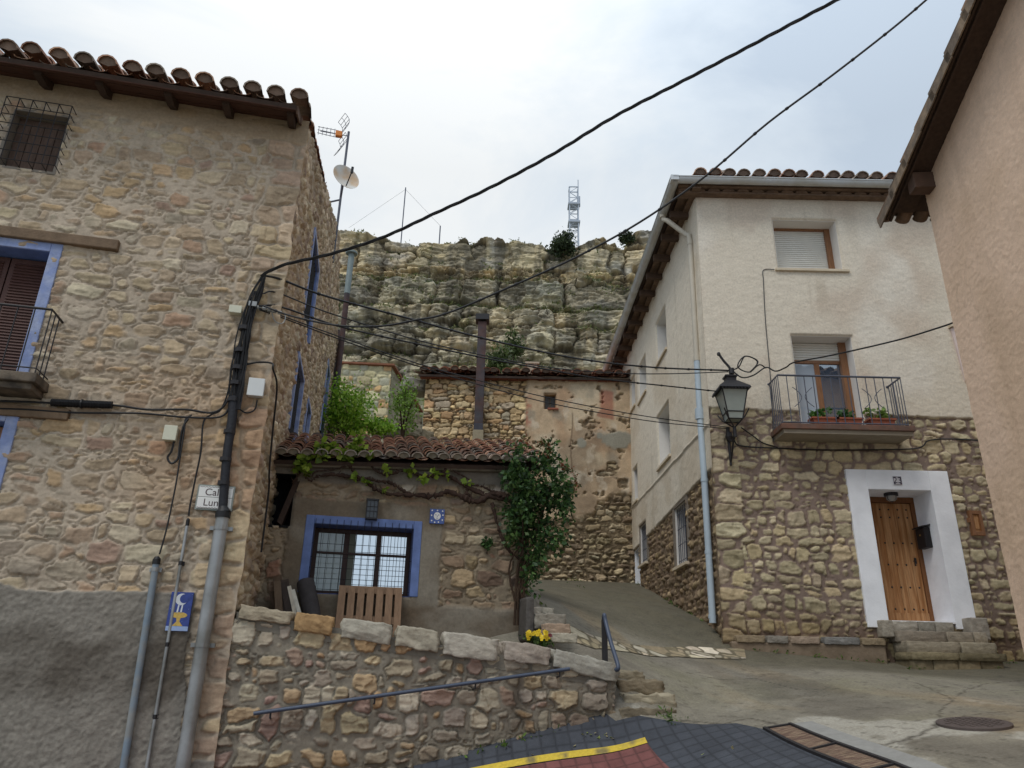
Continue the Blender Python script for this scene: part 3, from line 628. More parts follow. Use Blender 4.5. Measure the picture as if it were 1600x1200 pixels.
# ================================================================== stone house on the west side
PAL_A = [(166, 148, 120), (158, 140, 116), (174, 160, 132), (150, 130, 110), (168, 140, 102), (140, 132, 120), (184, 174, 152), (156, 124, 102), (136, 108, 98), (150, 142, 126)]
WT_A = [.18, .15, .14, .12, .09, .10, .07, .06, .03, .06]
MORT_A = (166, 152, 134)
hcA = lambda v: .018+.022*fbm(v*2.2, v*0+3.3, 61, 4)+.014*fbm(v*8, v*0+1.3, 62, 3)
wA = (-3.35, -2.76, 5.32, 6.12); dA = (-3.55, -2.55, 2.72, 4.27); eA = (-3.55, -2.52, -.9, 2.26)
def fnA(u, v):
    H, C, d = rubble(u, v, 1, PAL_A, MORT_A, rel=.013, bev=.010, crev=.45, gain=1.22, wts=WT_A, jit=.09, smr=.58, mute=.42, tex=.8, ch=(.09, .19), cw=(.14, .40), joint=(.008, .055), warp=.05, wf=1.7, split=.34, noise=.018, cut=(.55, 1.1), shrink=(.72, 1.0), roundness=(.1, .5))
    H2, C2, d2 = rubble(u, v, 2, [(174, 156, 132), (164, 142, 120), (164, 148, 124), (178, 160, 128), (158, 136, 118)], MORT_A, rel=.026, bev=.025, crev=.4, smr=.3, gain=1.2, jit=.07, mute=.3, ch=(.17, .30), cw=(.32, .54), joint=(.010, .03), warp=.02, split=.05, noise=.012, roundness=(.2, .5))
    q = sstep(-.02, .02, u+.40+.10*fbm(v*1.3, v*0, 12, 2)+.06*np.sign(fbm(v*3.1, v*0+5, 13, 1)))
    H = lerp(H, H2, q); C = lerp(C, C2, q[..., None])
    # soot and damp tints of the stone itself
    big = fbm(u*.6, v*.8, 33, 4); C = C*(1+.14*big)[..., None]
    C = lerp(C, C*lin((204, 194, 184))/lin((200, 200, 200)), sstep(0, .5, fbm(u*.4+3, v*.5, 34, 3))[..., None])
    # mortar belt under the eaves
    m = sstep(6.22, 6.28, v+.03*fbm(u*2, v*2, 35, 3)); H = lerp(H, .02+.006*fbm(u*9, v*9, 36, 4), m*.8); C = lerp(C, lin((168, 150, 126))*(1+.15*fbm(u*4, v*9, 37, 4))[..., None], (m*.8)[..., None])
    # cement render at the foot
    bd = .63+.05*fbm(u*1.7, v*0, 38, 3)+.5*sstep(-.42, -.30, u+.06*fbm(v*3, v*0, 39, 3))*-3
    r = sstep(.012, -.012, v-bd+.03*fbm(u*9, v*9, 43, 3))
    rt = fbm(u*16, v*16, 40, 5); rb = fbm(u*1.2-v*.7, v*1.1, 41, 4)
    rh = .030+.005*rt+.008*fbm(u*34, v*34, 46, 3)+.008*rb
    rc = lerp(lin((136, 130, 120)), lin((94, 87, 78)), sstep(-.1, .45, rb+.35*fbm(u*.5, v*.7+3, 44, 3))[..., None]); rc = rc*(1+.20*rt+.10*fbm(u*40, v*40, 45, 2))[..., None]
    return lerp(H, rh, r), lerp(C, rc, r[..., None])
def edgeA(u, v): return hcA(v)*sstep(-.10, 0, u)
def fnA_(u, v):
    H, C = fnA(u, v); return lerp(H, hcA(v), sstep(-.08, 0, u)), C
PAL_B = [(172, 156, 132), (160, 142, 118), (182, 166, 142), (150, 132, 112), (140, 122, 106)]
RS = .385
def roofA(u): return np.where(u < 7.6, 6.62+RS*u, 6.62+RS*7.6-(u-7.6)*RS)
wB = [(2.25, 3.55, 5.0, 6.35), (2.35, 3.45, 3.12, 4.26), (4.6, 5.4, 3.6, 4.35), (8.3, 9.3, 4.9, 6.6)]
def fnB(u, v):
    H, C, d = rubble(u, v, 3, PAL_B, (158, 138, 112), rel=.026, bev=.016, crev=.7, gain=1.36, smr=.35, tex=1.0, ch=(.07, .16), cw=(.14, .36), joint=(.008, .04), warp=.05, split=.2, noise=.014)
    C = C*(1+.16*fbm(u*.5, v*.8, 53, 4))[..., None]
    lt = sstep(2.9, 2.5, v); C = lerp(C, C*.9, lt[..., None]); C = lerp(C, lin((178, 166, 148)), (sstep(.35, .5, fbm(u*.9, v*1.2, 54, 3))*.4)[..., None])
    return H, C
def fnB_(u, v):
    H, C = fnB(u, v); return lerp(H, hcA(v), sstep(.10, 0, u)), C
T = thing('stone_house', A.P(-3, -1.2), 'tall rubble stone house with blue window surrounds and deep tiled eaves', 'house')
ops = [wA, dA, eA]
wall_grid('front_wall', A, axis(-5.6, 0, .0115, [q for o_ in ops for q in o_[:2]]), axis(-1.9, 6.62, .0125, [q for o_ in ops for q in o_[2:]]), fnA_, M_st, T, ops, edge=edgeA)
wall_grid('side_wall', B, axis(0, 11, .035, [q for o_ in wB for q in o_[:2]]), axis(-1.6, 9.6, .024, [q for o_ in wB for q in o_[2:]]), fnB_, M_st, T, wB,
          keep=lambda u, v: v < roofA(u)-.02, edge=lambda u, v: -hcA(v)*sstep(.12, 0, u))
b = MB(); b.prism([B.P(11, -1.6, 0), B.P(11, -1.6, -6), B.P(11, roofA(11.)-.1, -6), B.P(11, roofA(11.)-.1, 0)], B.d*.05); b.build('rear_wall', mat('plain_masonry', (150, 132, 110), var=.2, scale=4, bump=.4), T)
b = MB(); b.prism([A.P(-5.6, -2, 0), A.P(-9, -2, 0), A.P(-9, 6.6, 0), A.P(-5.6, 6.6, 0)], -A.n*.3); b.build('front_wall_end', MATS['plain_masonry'], T)
# roof
es = A.n*-cos(radians(21))+Z*sin(radians(21)); ov = .50
e0 = A.P(-9.2, 6.46, ov)
tiles('roof_tiles', e0+A.d*0, A.d, es, 9.16, 8.3, M_tile, T, [(192, 150, 126), (174, 132, 110), (204, 166, 140), (160, 136, 120), (156, 144, 132)], 4, pitch=.272, row=.36, r=.105)
rk = MB()
rn = np.cross(A.d, es); rn = rn/np.linalg.norm(rn); rn = rn if rn[2] > 0 else -rn
def rp(u, s, h=0): return e0+A.d*u+es*s+rn*h
rk.prism([rp(0, .02, -.005), rp(9.10, .02, -.005), rp(9.10, 8.35, -.005), rp(0, 8.35, -.005)], -rn*.05)
rbk = A.n*-cos(radians(21))-Z*sin(radians(21)); pk = rp(0, 8.35, -.005); pk2 = rp(9.10, 8.35, -.005)
rk.prism([pk, pk2, pk2+rbk*4.2, pk+rbk*4.2], -rn*.05); rk.build('roof_deck', M_eave, T)
for i in range(13):
    uu = 8.98-.72*i-.05*(i % 2)
    b = MB(); b.prism([rp(uu, .12, -.055), rp(uu, .95, -.055), rp(uu, .95, -.17), rp(uu, .30, -.17), rp(uu, .12, -.11)], A.d*.085); b.build('rafter', M_eave, T)
b = MB()
for k in range(5): b.prism([rp(0, .02+.11*k, -.055), rp(9.10, .02+.11*k, -.055), rp(9.10, .12+.11*k, -.055), rp(0, .12+.11*k, -.055)], -rn*(.012+.004*(k % 2)))
b.build('soffit_boards', mat('reddish_soffit', (78, 52, 42), var=.4, scale=7, stretch=(.6, 3, 3), bump=.3), T)
b = MB()
for k in range(24): b.prism([rp(9.10, .05+.345*k, .0), rp(9.10, .40+.345*k, -.012), rp(9.10, .40+.345*k, -.11), rp(9.10, .05+.345*k, -.10)], A.d*(.02+.012*(k % 3)))
b.build('verge_board', mat('verge_tile_ends', (104, 84, 70), var=.4, scale=7, bump=.4), T)
# top window with its cage
b = recess(A, *wA, .22, mat('grey_render_reveal', (128, 120, 110), var=.15, bump=.3), T)
s = MB(); s.pbox(A, wA[0]+.01, wA[1]-.01, wA[2]+.01, wA[3]-.01, -.20, -.15)
for k in range(4): s.pbox(A, wA[0]+.02+.145*k, wA[0]+.155+.145*k, wA[2]+.02, wA[3]-.08, -.15, -.135)
s.build('wooden_shutter', mat('grey_brown_boards', (92, 74, 64), var=.3, scale=9, stretch=(4, 4, .7), bump=.3), T)
cg = MB(); a0, a1, c0_, c1_ = wA[0]-.05, wA[1]+.07, wA[2]-.0, wA[3]+.06; W = .15
for k in range(8):
    v = c0_+(c1_-c0_)*k/7; cg.tube([A.P(a0, v, .0), A.P(a0, v, W), A.P(a1, v, W), A.P(a1, v, 0)], .007, 4)
for k in range(6):
    u = a0+(a1-a0)*k/5; cg.tube([A.P(u, c0_-.0, 0), A.P(u, c0_, W), A.P(u, c1_, W), A.P(u, c1_, 0)], .006, 4)
cg.build('window_cage', M_iron, T)
# balcony door, surround and lintel
recess(A, *dA, .30, M_blued, T, name='door_reveal')
band(A, *dA, .12, M_blue, T)
s = MB(); mid = -3.02
for (x0, x1) in ((dA[0]+.02, mid-.008), (mid+.008, dA[1]-.02)):
    s.pbox(A, x0, x1, dA[2]+.02, dA[3]-.02, -.27, -.22)
    for q in np.arange(dA[2]+.08, dA[3]-.10, .036): s.prism([A.P(x0+.05, q, -.22), A.P(x0+.05, q+.03, -.22), A.P(x0+.05, q, -.205)], A.d*(x1-x0-.10))
s.build('louvred_door', M_shut, T)
b = MB(); b.pbox(A, -4.1, -1.86, 4.375, 4.505, -.1, .065); b.build('lintel_beam', M_lintel, T, bevel=.012)
recess(A, *eA, .28, M_blued, T, name='entrance_reveal')
band(A, *eA, .12, M_blue, T, name='entrance_surround')
casement(A, eA[0]+.02, eA[1]-.02, eA[2]+.02, eA[3]-.02, -.20, M_pine, M_glass, T, cols=2, rows=2, fw=.07, name='entrance_door')
b = MB(); b.pbox(A, -4.1, -1.94, 2.315, 2.44, -.1, .055); b.build('lintel_beam', M_lintel, T, bevel=.012)
# small iron balcony
b = MB(); b.pbox(A, -4.3, -2.20, 2.60, 2.70, -.05, .36); b.pbox(A, -4.3, -2.24, 2.53, 2.60, -.05, .31); b.build('balcony_slab', mat('balcony_concrete', (110, 98, 84), var=.25, bump=.3, stain=((70, 62, 54), 5)), T, bevel=.01)
r = MB(); ru, rw, rv = -2.24, .32, 3.43
r.tube([A.P(-4.3, rv, rw), A.P(ru, rv, rw), A.P(ru, rv, 0)], .014, 6)
for k in range(12): r.tube([A.P(ru-.16*k, 2.70, rw), A.P(ru-.16*k, rv, rw)], .007, 5)
for k in (1, 2): r.tube([A.P(ru, 2.70, rw-.11*k), A.P(ru, rv, rw-.11*k)], .007, 5)
r.tube([A.P(-4.3, 2.76, rw), A.P(ru, 2.76, rw), A.P(ru, 2.76, 0)], .008, 5); r.build('balcony_railing', M_iron, T)
# side windows
for i, o_ in enumerate(wB):
    recess(B, *o_, .28, M_blue if i else M_blued, T, name='side_window_reveal')
    band(B, o_[0], o_[1], o_[2], o_[3], .06, M_blue, T, w0=-.03, w1=.035, name='side_window_surround')
    f_ = MB()
    for k in range(10):
        u = o_[0]+.05+(o_[1]-o_[0]-.1)*k/9; f_.tube([B.P(u, o_[2], -.03), B.P(u, o_[3], -.03)], .008, 4)
    for k in range(5):
        v = o_[2]+.1+(o_[3]-o_[2]-.2)*k/4; f_.tube([B.P(o_[0], v, -.03), B.P(o_[1], v, -.03)], .008, 4)
    f_.build('window_grille', M_iron, T)
    casement(B, o_[0]+.01, o_[1]-.01, o_[2]+.01, o_[3]-.01, -.24, M_shut, M_glass, T, cols=2, rows=1, fw=.06, name='side_window')
b = MB(); p_ = B.P(10.6, 0, .14); b.tube([B.P(10.6, 3.5, .14), B.P(10.6, 9.7, .14)], .075, 10)
b.build('soil_pipe', M_rust, T, smooth=True)
b = MB(); b.tube([B.P(10.6, 9.6, .14), B.P(10.6, 10.85, .14)], .082, 10); b.lathe(B.P(10.6, 10.85, .14), [(.09, 0), (.17, .02), (.17, .07), (.02, .12)], 10); b.build('flue_cap', M_zinc, T, smooth=True)
b = MB(); b.pbox(B, 10.85, 11.05, 3.5, 8.6, -.3, .16); b.build('rusty_corner_strip', M_rust, T)

# things fixed on the stone house -------------------------------------------------
def cable(name, pts, r, label, group=None, n=5, m=None, sub=6, clips=None, twist=0):
    P = bez(pts, sub); b = MB()
    if twist:
        L = np.r_[0, np.cumsum([np.linalg.norm(P[i+1]-P[i]) for i in range(len(P)-1)])]; LL = np.linspace(0, L[-1], int(L[-1]/.06)); Q = np.array([[np.interp(l, L, [p[k] for p in P]) for k in range(3)] for l in LL])
        for s in range(3):
            O = []
            for i, q in enumerate(Q):
                t = Q[min(i+1, len(Q)-1)]-Q[max(i-1, 0)]; t /= np.linalg.norm(t); a = np.cross(t, Z); a /= np.linalg.norm(a)+1e-9; c = np.cross(a, t); ph = LL[i]*twist+s*2*pi/3
                O.append(q+r*.75*(cos(ph)*a+sin(ph)*c))
            b.tube(O, r*.8, 5)
    else: b.tube(P, r, n)
    if clips:
        L = np.r_[0, np.cumsum([np.linalg.norm(P[i+1]-P[i]) for i in range(len(P)-1)])]
        for l in np.arange(clips*.4, L[-1], clips):
            q = np.array([np.interp(l, L, [p[k] for p in P]) for k in range(3)]); q2 = np.array([np.interp(min(l+.03, L[-1]), L, [p[k] for p in P]) for k in range(3)])
            b.tube([q, q2+1e-4], r*1.4, 6)
    o = b.build(name, m or M_cable, None, smooth=True); return tag(o, label, 'cable', group)
def ap(x, y, w=.05): return A.pt(x, y, w)
# trunk of bundled cables
T = thing('cable_bundle', ap(350, 790), 'thick black bundle of many cables running down the corner of the stone house', 'cable bundle')
b = MB(); rr = random.Random(5)
core = [(412, 430), (400, 455), (388, 487), (380, 525), (375, 560), (370, 600), (364, 640)]
for k in range(17):
    off = rr.uniform(-9, 9); pts = [ap(x+off*(1.0 if i else .3)+rr.uniform(-2.5, 2.5), y, .05+rr.uniform(0, .06)) for i, (x, y) in enumerate(core[(k % 4 if k % 4 < 3 else 0):])]
    b.tube(bez(pts, 4), rr.uniform(.007, .012), 5)
b.build('loose_cables', M_cable, T, smooth=True)
b = MB(); b.tube(bez([ap(366, 620, .07), ap(362, 660, .07), ap(356, 700, .07), ap(352, 740, .07), ap(348, 797, .07)], 5), [.05]*8+[.047]*13, 9); b.build('taped_sleeve', mat('black_tape', (40, 41, 46), var=.3, scale=20, bump=.4, rough=.6), T, smooth=True)
b = MB()
for x, y in ((383, 510), (377, 545), (373, 572), (370, 596), (366, 622), (360, 672), (354, 715), (351, 752)): b.tube([ap(x-1, y, .07), ap(x-2, y+6, .07)], .062, 9)
b.build('cable_ties', M_iron, T)
def conduit(x0, y0, x1, y1, r, m, label, clampy=(), coll=True, cm=None):
    T = thing('wall_conduit', ap(x1, y1, r), label, 'pipe')
    b = MB(); b.tube([ap(x0, y0, r+.03), ap(x1, y1, r+.03)], r, 12); b.build('pipe', m, T, smooth=True)
    b = MB(); b.tube([ap(x0, y0-10*r/.075, r+.03), ap(x0, y0, r+.03)], [r*.6, r*1.15], 10); b.tube([ap(x0, y0, r+.03), ap(x0+(x1-x0)*.02, y0+(y1-y0)*.02, r+.03)], r*1.15, 10); b.build('rubber_collar', M_cable, T, smooth=True)
    for cy in clampy:
        cx = x0+(x1-x0)*(cy-y0)/(y1-y0); u, v = A.hit(cx, cy, r+.03); c = MB(); c.tube([A.P(u, v-.02, r+.03), A.P(u, v+.02, r+.03)], r*1.08, 12); c.pbox(A, u-r*1.7, u+r*1.7, v-.02, v+.02, .0, r*.7+.02); c.build('clamp', cm or M_galv, T)
conduit(349, 800, 276, 1260, .066, M_galv, 'thick galvanised pipe carrying the taped cable bundle down the wall', (825, 1008))
conduit(294, 812, 214, 1290, .016, M_galv, 'thinnest steel conduit, passing beside the blue moon tile', (880, 1007, 1120), cm=M_iron)
conduit(245, 874, 183, 1260, .033, M_pvcb, 'blue grey conduit of medium width on the cement render', (890,))
cable('house_cable', [ap(-30, 638), ap(40, 640), ap(120, 645), ap(220, 646, .06), ap(290, 652), ap(345, 651), ap(362, 630)], .012, 'black cable sagging along the stone wall below the ribbed sleeve')
cable('house_cable', [ap(-30, 626), ap(40, 628), ap(85, 630), ap(175, 633), ap(230, 640), ap(290, 640), ap(330, 645), ap(352, 632), ap(366, 600)], .013, 'black cable that passes through the ribbed sleeve on the stone wall')
cable('house_cable', [ap(372, 540), ap(362, 570), ap(357, 610), ap(345, 640), ap(330, 648), ap(318, 660), ap(314, 705), ap(306, 745), ap(297, 790), ap(295, 806)], .010, 'black cable dropping to the thinnest steel conduit')
cable('house_cable', [ap(300, 648), ap(290, 655), ap(288, 672), ap(282, 710), ap(275, 755), ap(266, 800), ap(258, 835), ap(249, 866)], .009, 'black cable dropping past the beige box to the blue grey conduit')
cable('house_cable', [ap(272, 690), ap(268, 705), ap(262, 715), ap(268, 724), ap(278, 716), ap(281, 695), ap(286, 668), ap(294, 654)], .012, 'cable loop hanging below the beige box')
cable('house_cable', [ap(382, 570), ap(405, 566), ap(425, 568), A.P(.03, 3.1, .06), B.P(.25, 3.0, .06), B.P(.5, 2.55, .05), B.P(.7, 2.1, .05), B.P(.9, 1.9, .05), B.P(1.0, 1.2, .05)], .012, 'cable arching over the white box and round the house corner')
cable('house_cable', [ap(402, 625), ap(398, 640), ap(385, 645), ap(372, 638)], .009, 'short cable loop below the white box')
b = MB(); p0, p1 = ap(80, 629, .06), ap(175, 633, .06)
P = [p0+(p1-p0)*t for t in np.linspace(0, 1, 80)]; b.tube(P, [.036+.008*(i % 2) for i in range(80)], 8); q = (p0+p1)/2; b.tube([q-A.d*.008, q+A.d*.008], .05, 10)
tag(b.build('cable_sleeve', M_cable, None), 'black ribbed cable sleeve fixed level beside the balcony slab', 'cable joint')
def wbox(name, x, y, wu, hv, d, m, label, lid=True, tilt=0):
    u, v = A.hit(x, y, .02); T = thing(name, A.P(u, v, 0), label, 'junction box')
    MB().pbox(A, u-wu/2, u+wu/2, v-hv/2, v+hv/2, .0, d*.8).build('body', m, T, bevel=.006)
    MB().pbox(A, u-wu/2-.004, u+wu/2+.004, v-hv/2-.004, v+hv/2+.004, d*.8, d).build('lid', m, T, bevel=.005)
wbox('junction_box', 369, 487, .13, .085, .10, M_beige, 'small cream box beside the top of the black cable bundle')
wbox('junction_box', 401, 608, .165, .20, .10, M_white, 'large white square box near the corner of the stone house')
wbox('junction_box', 268, 679, .125, .155, .10, M_beige, 'beige box with a cable loop hanging under it')
# street sign and moon tile
M_tilew = mat('glazed_white_tile', (226, 224, 218), rough=.25, var=.05, bump=.02, spec=.5); M_tileb = mat('glazed_blue_tile', (44, 62, 132), rough=.25, var=.35, scale=18, bump=.02, spec=.5); M_ink = mat('sepia_ink', (86, 70, 72), bump=0); M_tiley = mat('glazed_yellow', (196, 164, 84), rough=.3, var=.3, scale=40, bump=0); M_tilep = mat('glazed_pale_blue', (150, 170, 206), rough=.3, var=.2, bump=0)
T = thing('street_sign', A.P(-.4, 1.48, .02), 'white glazed street name tiles half hidden behind the cable bundle', 'street sign')
MB().pbox(A, -.545, -.175, 1.47, 1.735, .0, .035).build('mortar_bed', mat('grey_mortar', (140, 146, 140), bump=.2), T)
MB().pbox(A, -.53, -.19, 1.607, 1.72, .035, .043).build('upper_tile', M_tilew, T, bevel=.003); MB().pbox(A, -.53, -.19, 1.485, 1.603, .035, .043).build('lower_tile', M_tilew, T, bevel=.003)
text('lettering', 'Calle', A, -.36, 1.655, .044, .105, M_ink, T, ext=.0008); text('lettering', 'Luna', A, -.37, 1.545, .044, .105, M_ink, T, ext=.0008)
for v in (1.712, 1.493):
    b = MB(); b.tube([A.P(-.525+.006*k, v+.003*sin(k*1.3), .0434) for k in range(56)], .0022, 4); b.build('scroll_border', M_ink, T)
u0, u1, v0, v1 = -.615, -.405, .265, .635
T = thing('moon_tile', A.P((u0+u1)/2, v0, .03), 'blue glazed tile picture of a crescent moon above a yellow table', 'wall tile')
MB().pbox(A, u0, u1, v0, v1, .02, .052).build('panel', M_tileb, T, bevel=.003); MB().pbox(A, u0+.002, u1-.002, v0+.002, v0+.045, .052, .0532).build('ground_stripe', M_tilep, T)
um = (u0+u1)/2
b = MB(); b.prism([A.P(um+.056*cos(t), .565+.056*sin(t), .052) for t in np.linspace(0, 2*pi, 26)[:-1]], A.n*.0014)
for sgn in (-.022, .012):
    b.prism([A.P(um+sgn, .515, .052), A.P(um+sgn+.012, .515, .052), A.P(um+sgn+.008, .435, .052), A.P(um+sgn-.008, .435, .052)], A.n*.0014)
b.build('crescent_moon', mat('glazed_moon_white', (206, 210, 214), rough=.3, var=.1, bump=0), T); MB().prism([A.P(um+.024+.041*cos(t), .572+.043*sin(t), .0534) for t in np.linspace(0, 2*pi, 24)[:-1]], A.n*.001).prism([A.P(um+.02, .575, .0544), A.P(um-.004, .56, .0544), A.P(um+.018, .553, .0544)], A.n*.0008).build('moon_shadow', M_tileb, T)
b = MB(); b.prism([A.P(um+.078*cos(t), .415+.028*sin(t), .052) for t in np.linspace(0, 2*pi, 20)[:-1]], A.n*.0014)
b.prism([A.P(um-.022, .40, .052), A.P(um+.022, .40, .052), A.P(um+.014, .355, .052), A.P(um+.05, .312, .052), A.P(um-.05, .312, .052), A.P(um-.014, .355, .052)], A.n*.0013); b.build('yellow_table', M_tiley, T)
b = MB()
for k in range(16):
    uu, vv = R.uniform(u0+.01, u1-.01), R.uniform(.34, v1-.01); b.pbox(A, uu-.002, uu+.002, vv-.002, vv+.002, .052, .0526)
b.build('stars', M_tilep, T)
# antenna mast, yagi and dish
mb_, mt_ = at(530, 312, 13.9), at(545, 206, 13.9); mb_ = np.array([mt_[0], 13.9, mb_[2]])
T = thing('antenna_mast', mb_-Z*1.2, 'thin steel mast carrying an orange headed television aerial above the verge', 'antenna')
MB().tube([mb_-Z*1.6, mt_], .028, 8).build('pole', M_irong, T, smooth=True)
b = MB(); b.tube([mb_+Z*.0, mb_+np.array([-.5, -.2, -.3])], .02, 6); b.build('wall_bracket', M_irong, T)
AS = .62; yc = mt_-Z*.12
def ya(x, y, z): return yc+AS*np.array([x, y, z])
b = MB(); b.tube([yc, ya(-1.0, -.2, .03)], .010, 5)
for k in (-1, 0, 1):
    b.tube([ya(-.36, -.07, .02+.16*k), ya(-1.1, -.22, .08+.14*k)], .009, 4)
for k in range(5):
    q = ya(-.5-.14*k, -.1-.03*k, .03); b.tube([q-Z*.11, q+Z*.13], .006, 4)
b.build('boom', M_irong, T)
b = MB()
for sg in (1, -1):
    top = np.array([-.22, -.05, .02]); 
    for k in range(6):
        t = k/5; q = lerp(top+np.array([.0, 0, sg*.10]), top+np.array([-.10, .0, sg*.78]), t)+np.array([.15*sin(t*pi), 0, 0]); b.tube([ya(*(q+np.array([-.18, .25, 0]))), ya(*(q+np.array([.18, -.25, 0])))], .006, 4)
    for e in (-1, 0, 1):
        b.tube([ya(*(lerp(top+np.array([.0, 0, sg*.10]), top+np.array([-.10, .0, sg*.78]), t)+np.array([.15*sin(t*pi), 0, 0])+np.array([.18*e, -.25*e, 0]))) for t in np.linspace(0, 1, 6)], .006, 4)
b.build('reflector', M_irong, T)
MB().box(ya(-.34, -.06, .02), (np.array([1, .2, 0]), np.array([-.2, 1, 0]), Z), (.075, .05, .075)).build('dipole_box', mat('orange_plastic', (214, 130, 58), rough=.5), T, bevel=.02)
dc = at(541, 276, 13.6); T = thing('satellite_dish', dc, 'round white satellite dish tilted on the mast over the roof verge', 'satellite dish')
cdir = -dc/np.linalg.norm(dc); ax = .66*cdir+.75*(.62*CRT+.78*CUP); ax /= np.linalg.norm(ax)
b = MB(); prof = [(r_*.74, z_*.74) for r_, z_ in ((.01, -.13), (.14, -.118), (.26, -.082), (.36, -.03), (.415, .0), (.425, .006), (.42, -.012), (.30, -.085), (.14, -.135), (.01, -.15))]
b.lathe(dc, prof, 28, ax); b.build('dish', mat('dish_white', (212, 212, 206), rough=.5, var=.06, scale=3, bump=0, stain=((206, 178, 146), 2.2)), T, smooth=True)
f0 = dc+np.cross(ax, np.array([1.0, 0, 0]))*-.36; f1 = dc+ax*.42; dwn = Z-ax*(ax@Z); dwn = -dwn/np.linalg.norm(dwn)
MB().tube([dc+dwn*.28, dc+ax*.26+dwn*.06], .013, 6).tube([dc+ax*.25+dwn*.10, dc+ax*.29-dwn*.04], .03, 8).build('feed_arm', M_iron, T)
MB().tube([dc-ax*.12, mb_+Z*.05], .025, 6).build('mount', M_irong, T)

# ================================================================== retaining wall
Rp = Plane(A.P(0, 0, -.03), 78)
def Rtop(u): return np.interp(u, [0, .05, 1.0, 2.0, 3.0, 4.05], [.54, .52, .42, .33, .21, .02])-.19
def fnR(u, v):
    pal = [(170, 154, 122), (164, 140, 106), (156, 132, 116), (148, 120, 112), (180, 172, 154), (150, 143, 132), (140, 130, 110), (166, 132, 92), (164, 156, 136), (134, 126, 114)]
    H, C, d = rubble(u, v, 21, pal, (128, 121, 108), rel=.032, bev=.014, crev=.4, gain=1.2, mute=.33, smr=.15, ch=(.12, .24), cw=(.14, .36), joint=(.012, .055), warp=.06, wf=1.8, split=.40, noise=.022, maxr=1.35, cut=(.6, 1.1), shrink=(.72, 1.0), roundness=(.15, .55), jit=.15, tex=1.0)
    C = C*(1+.14*fbm(u*.9, v*1.1, 22, 4))[..., None]
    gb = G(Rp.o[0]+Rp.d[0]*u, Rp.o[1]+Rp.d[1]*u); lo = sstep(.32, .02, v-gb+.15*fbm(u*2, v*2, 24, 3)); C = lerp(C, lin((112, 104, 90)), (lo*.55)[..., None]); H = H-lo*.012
    run = np.exp(-((u-2.95-.03*fbm(v*5, v*0, 26, 2))/.10)**2)*sstep(-.02, -.1, v)*sstep(-.75, -.3, v); C = lerp(C, lin((70, 60, 52)), (run*.6)[..., None])
    return H, C
def gR(u): return float(G(*(Rp.P(u, 0)[:2])))
T = thing('retaining_wall', Rp.P(2, gR(2)), 'low rubble retaining wall topped with big rough coping stones beside the pavement', 'wall')
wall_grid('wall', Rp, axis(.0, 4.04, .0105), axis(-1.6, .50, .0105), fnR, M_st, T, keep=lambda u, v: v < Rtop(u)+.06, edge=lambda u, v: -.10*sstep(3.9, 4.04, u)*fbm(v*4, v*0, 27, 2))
b = MB(); pr = [Rp.P(u, Rtop(u)+.05, -.02) for u in np.linspace(0, 4.02, 9)]; b.prism(pr+[Rp.P(4.02, -1.6, -.02), Rp.P(0, -1.6, -.02)], -Rp.n*.42); b.build('rubble_core', mat('wall_end_masonry', (128, 116, 96), var=.35, scale=5, bump=.8, bscale=14), T)
cops = [(.05, .56, (168, 156, 134), .12), (.60, .98, (166, 136, 98), .17), (1.07, 1.58, (172, 166, 151), .19), (1.64, 2.08, (168, 160, 142), .20), (2.15, 2.72, (176, 169, 155), .21), (2.80, 3.30, (168, 157, 144), .18), (3.34, 4.08, (164, 160, 148), .17)]
for i, (a, c, colr, hh) in enumerate(cops):
    um = (a+c)/2; top = np.interp(um, [0, .05, 1.0, 2.0, 3.0, 4.05], [.54, .53, .44, .35, .24, .06]); sl = -.105 if i < 6 else -.2
    d2 = Rp.d+Z*sl; d2 /= np.linalg.norm(d2); z2 = np.cross(d2, -Rp.n); z2 = z2 if z2[2] > 0 else -z2
    disp_rock('coping_stone', Rp.P(um, top-hh/2, -.16), ((c-a)/2*1.02, .23, hh/2*1.05), (d2, -Rp.n, z2), M_rock, T, seed=i+3, amp=.16, col=colr)
b = MB(); b.prism([Rp.P(0.02, Rtop(0.02)+.13, 0.005), Rp.P(4.0, Rtop(4.0)+.13, 0.005), Rp.P(4.0, Rtop(4.0)-.02, 0.005), Rp.P(.02, Rtop(.02)-.02, 0.005)], -Rp.n*.4); b.build('mortar_course', mat('coping_mortar', (126, 120, 108), var=.2, scale=8, bump=.5), T)
# handrail on the wall
T = thing('wall_handrail', Rp.P(2, -.25, .1), 'long blue grey handrail bracketed to the rubble retaining wall', 'handrail')
h0, h1 = Rp.pt(396, 1115, .12), Rp.pt(890, 1045, .12); MB().tube([h0, h1], .019, 8).build('rail', M_rail, T, smooth=True)
for t in (.05, .36, .68, .965):
    q = lerp(h0, h1, t); MB().tube([q-Z*.01, q-Z*.06, q-Z*.075-Rp.n*.14], .010, 6).build('bracket', M_iron, T)
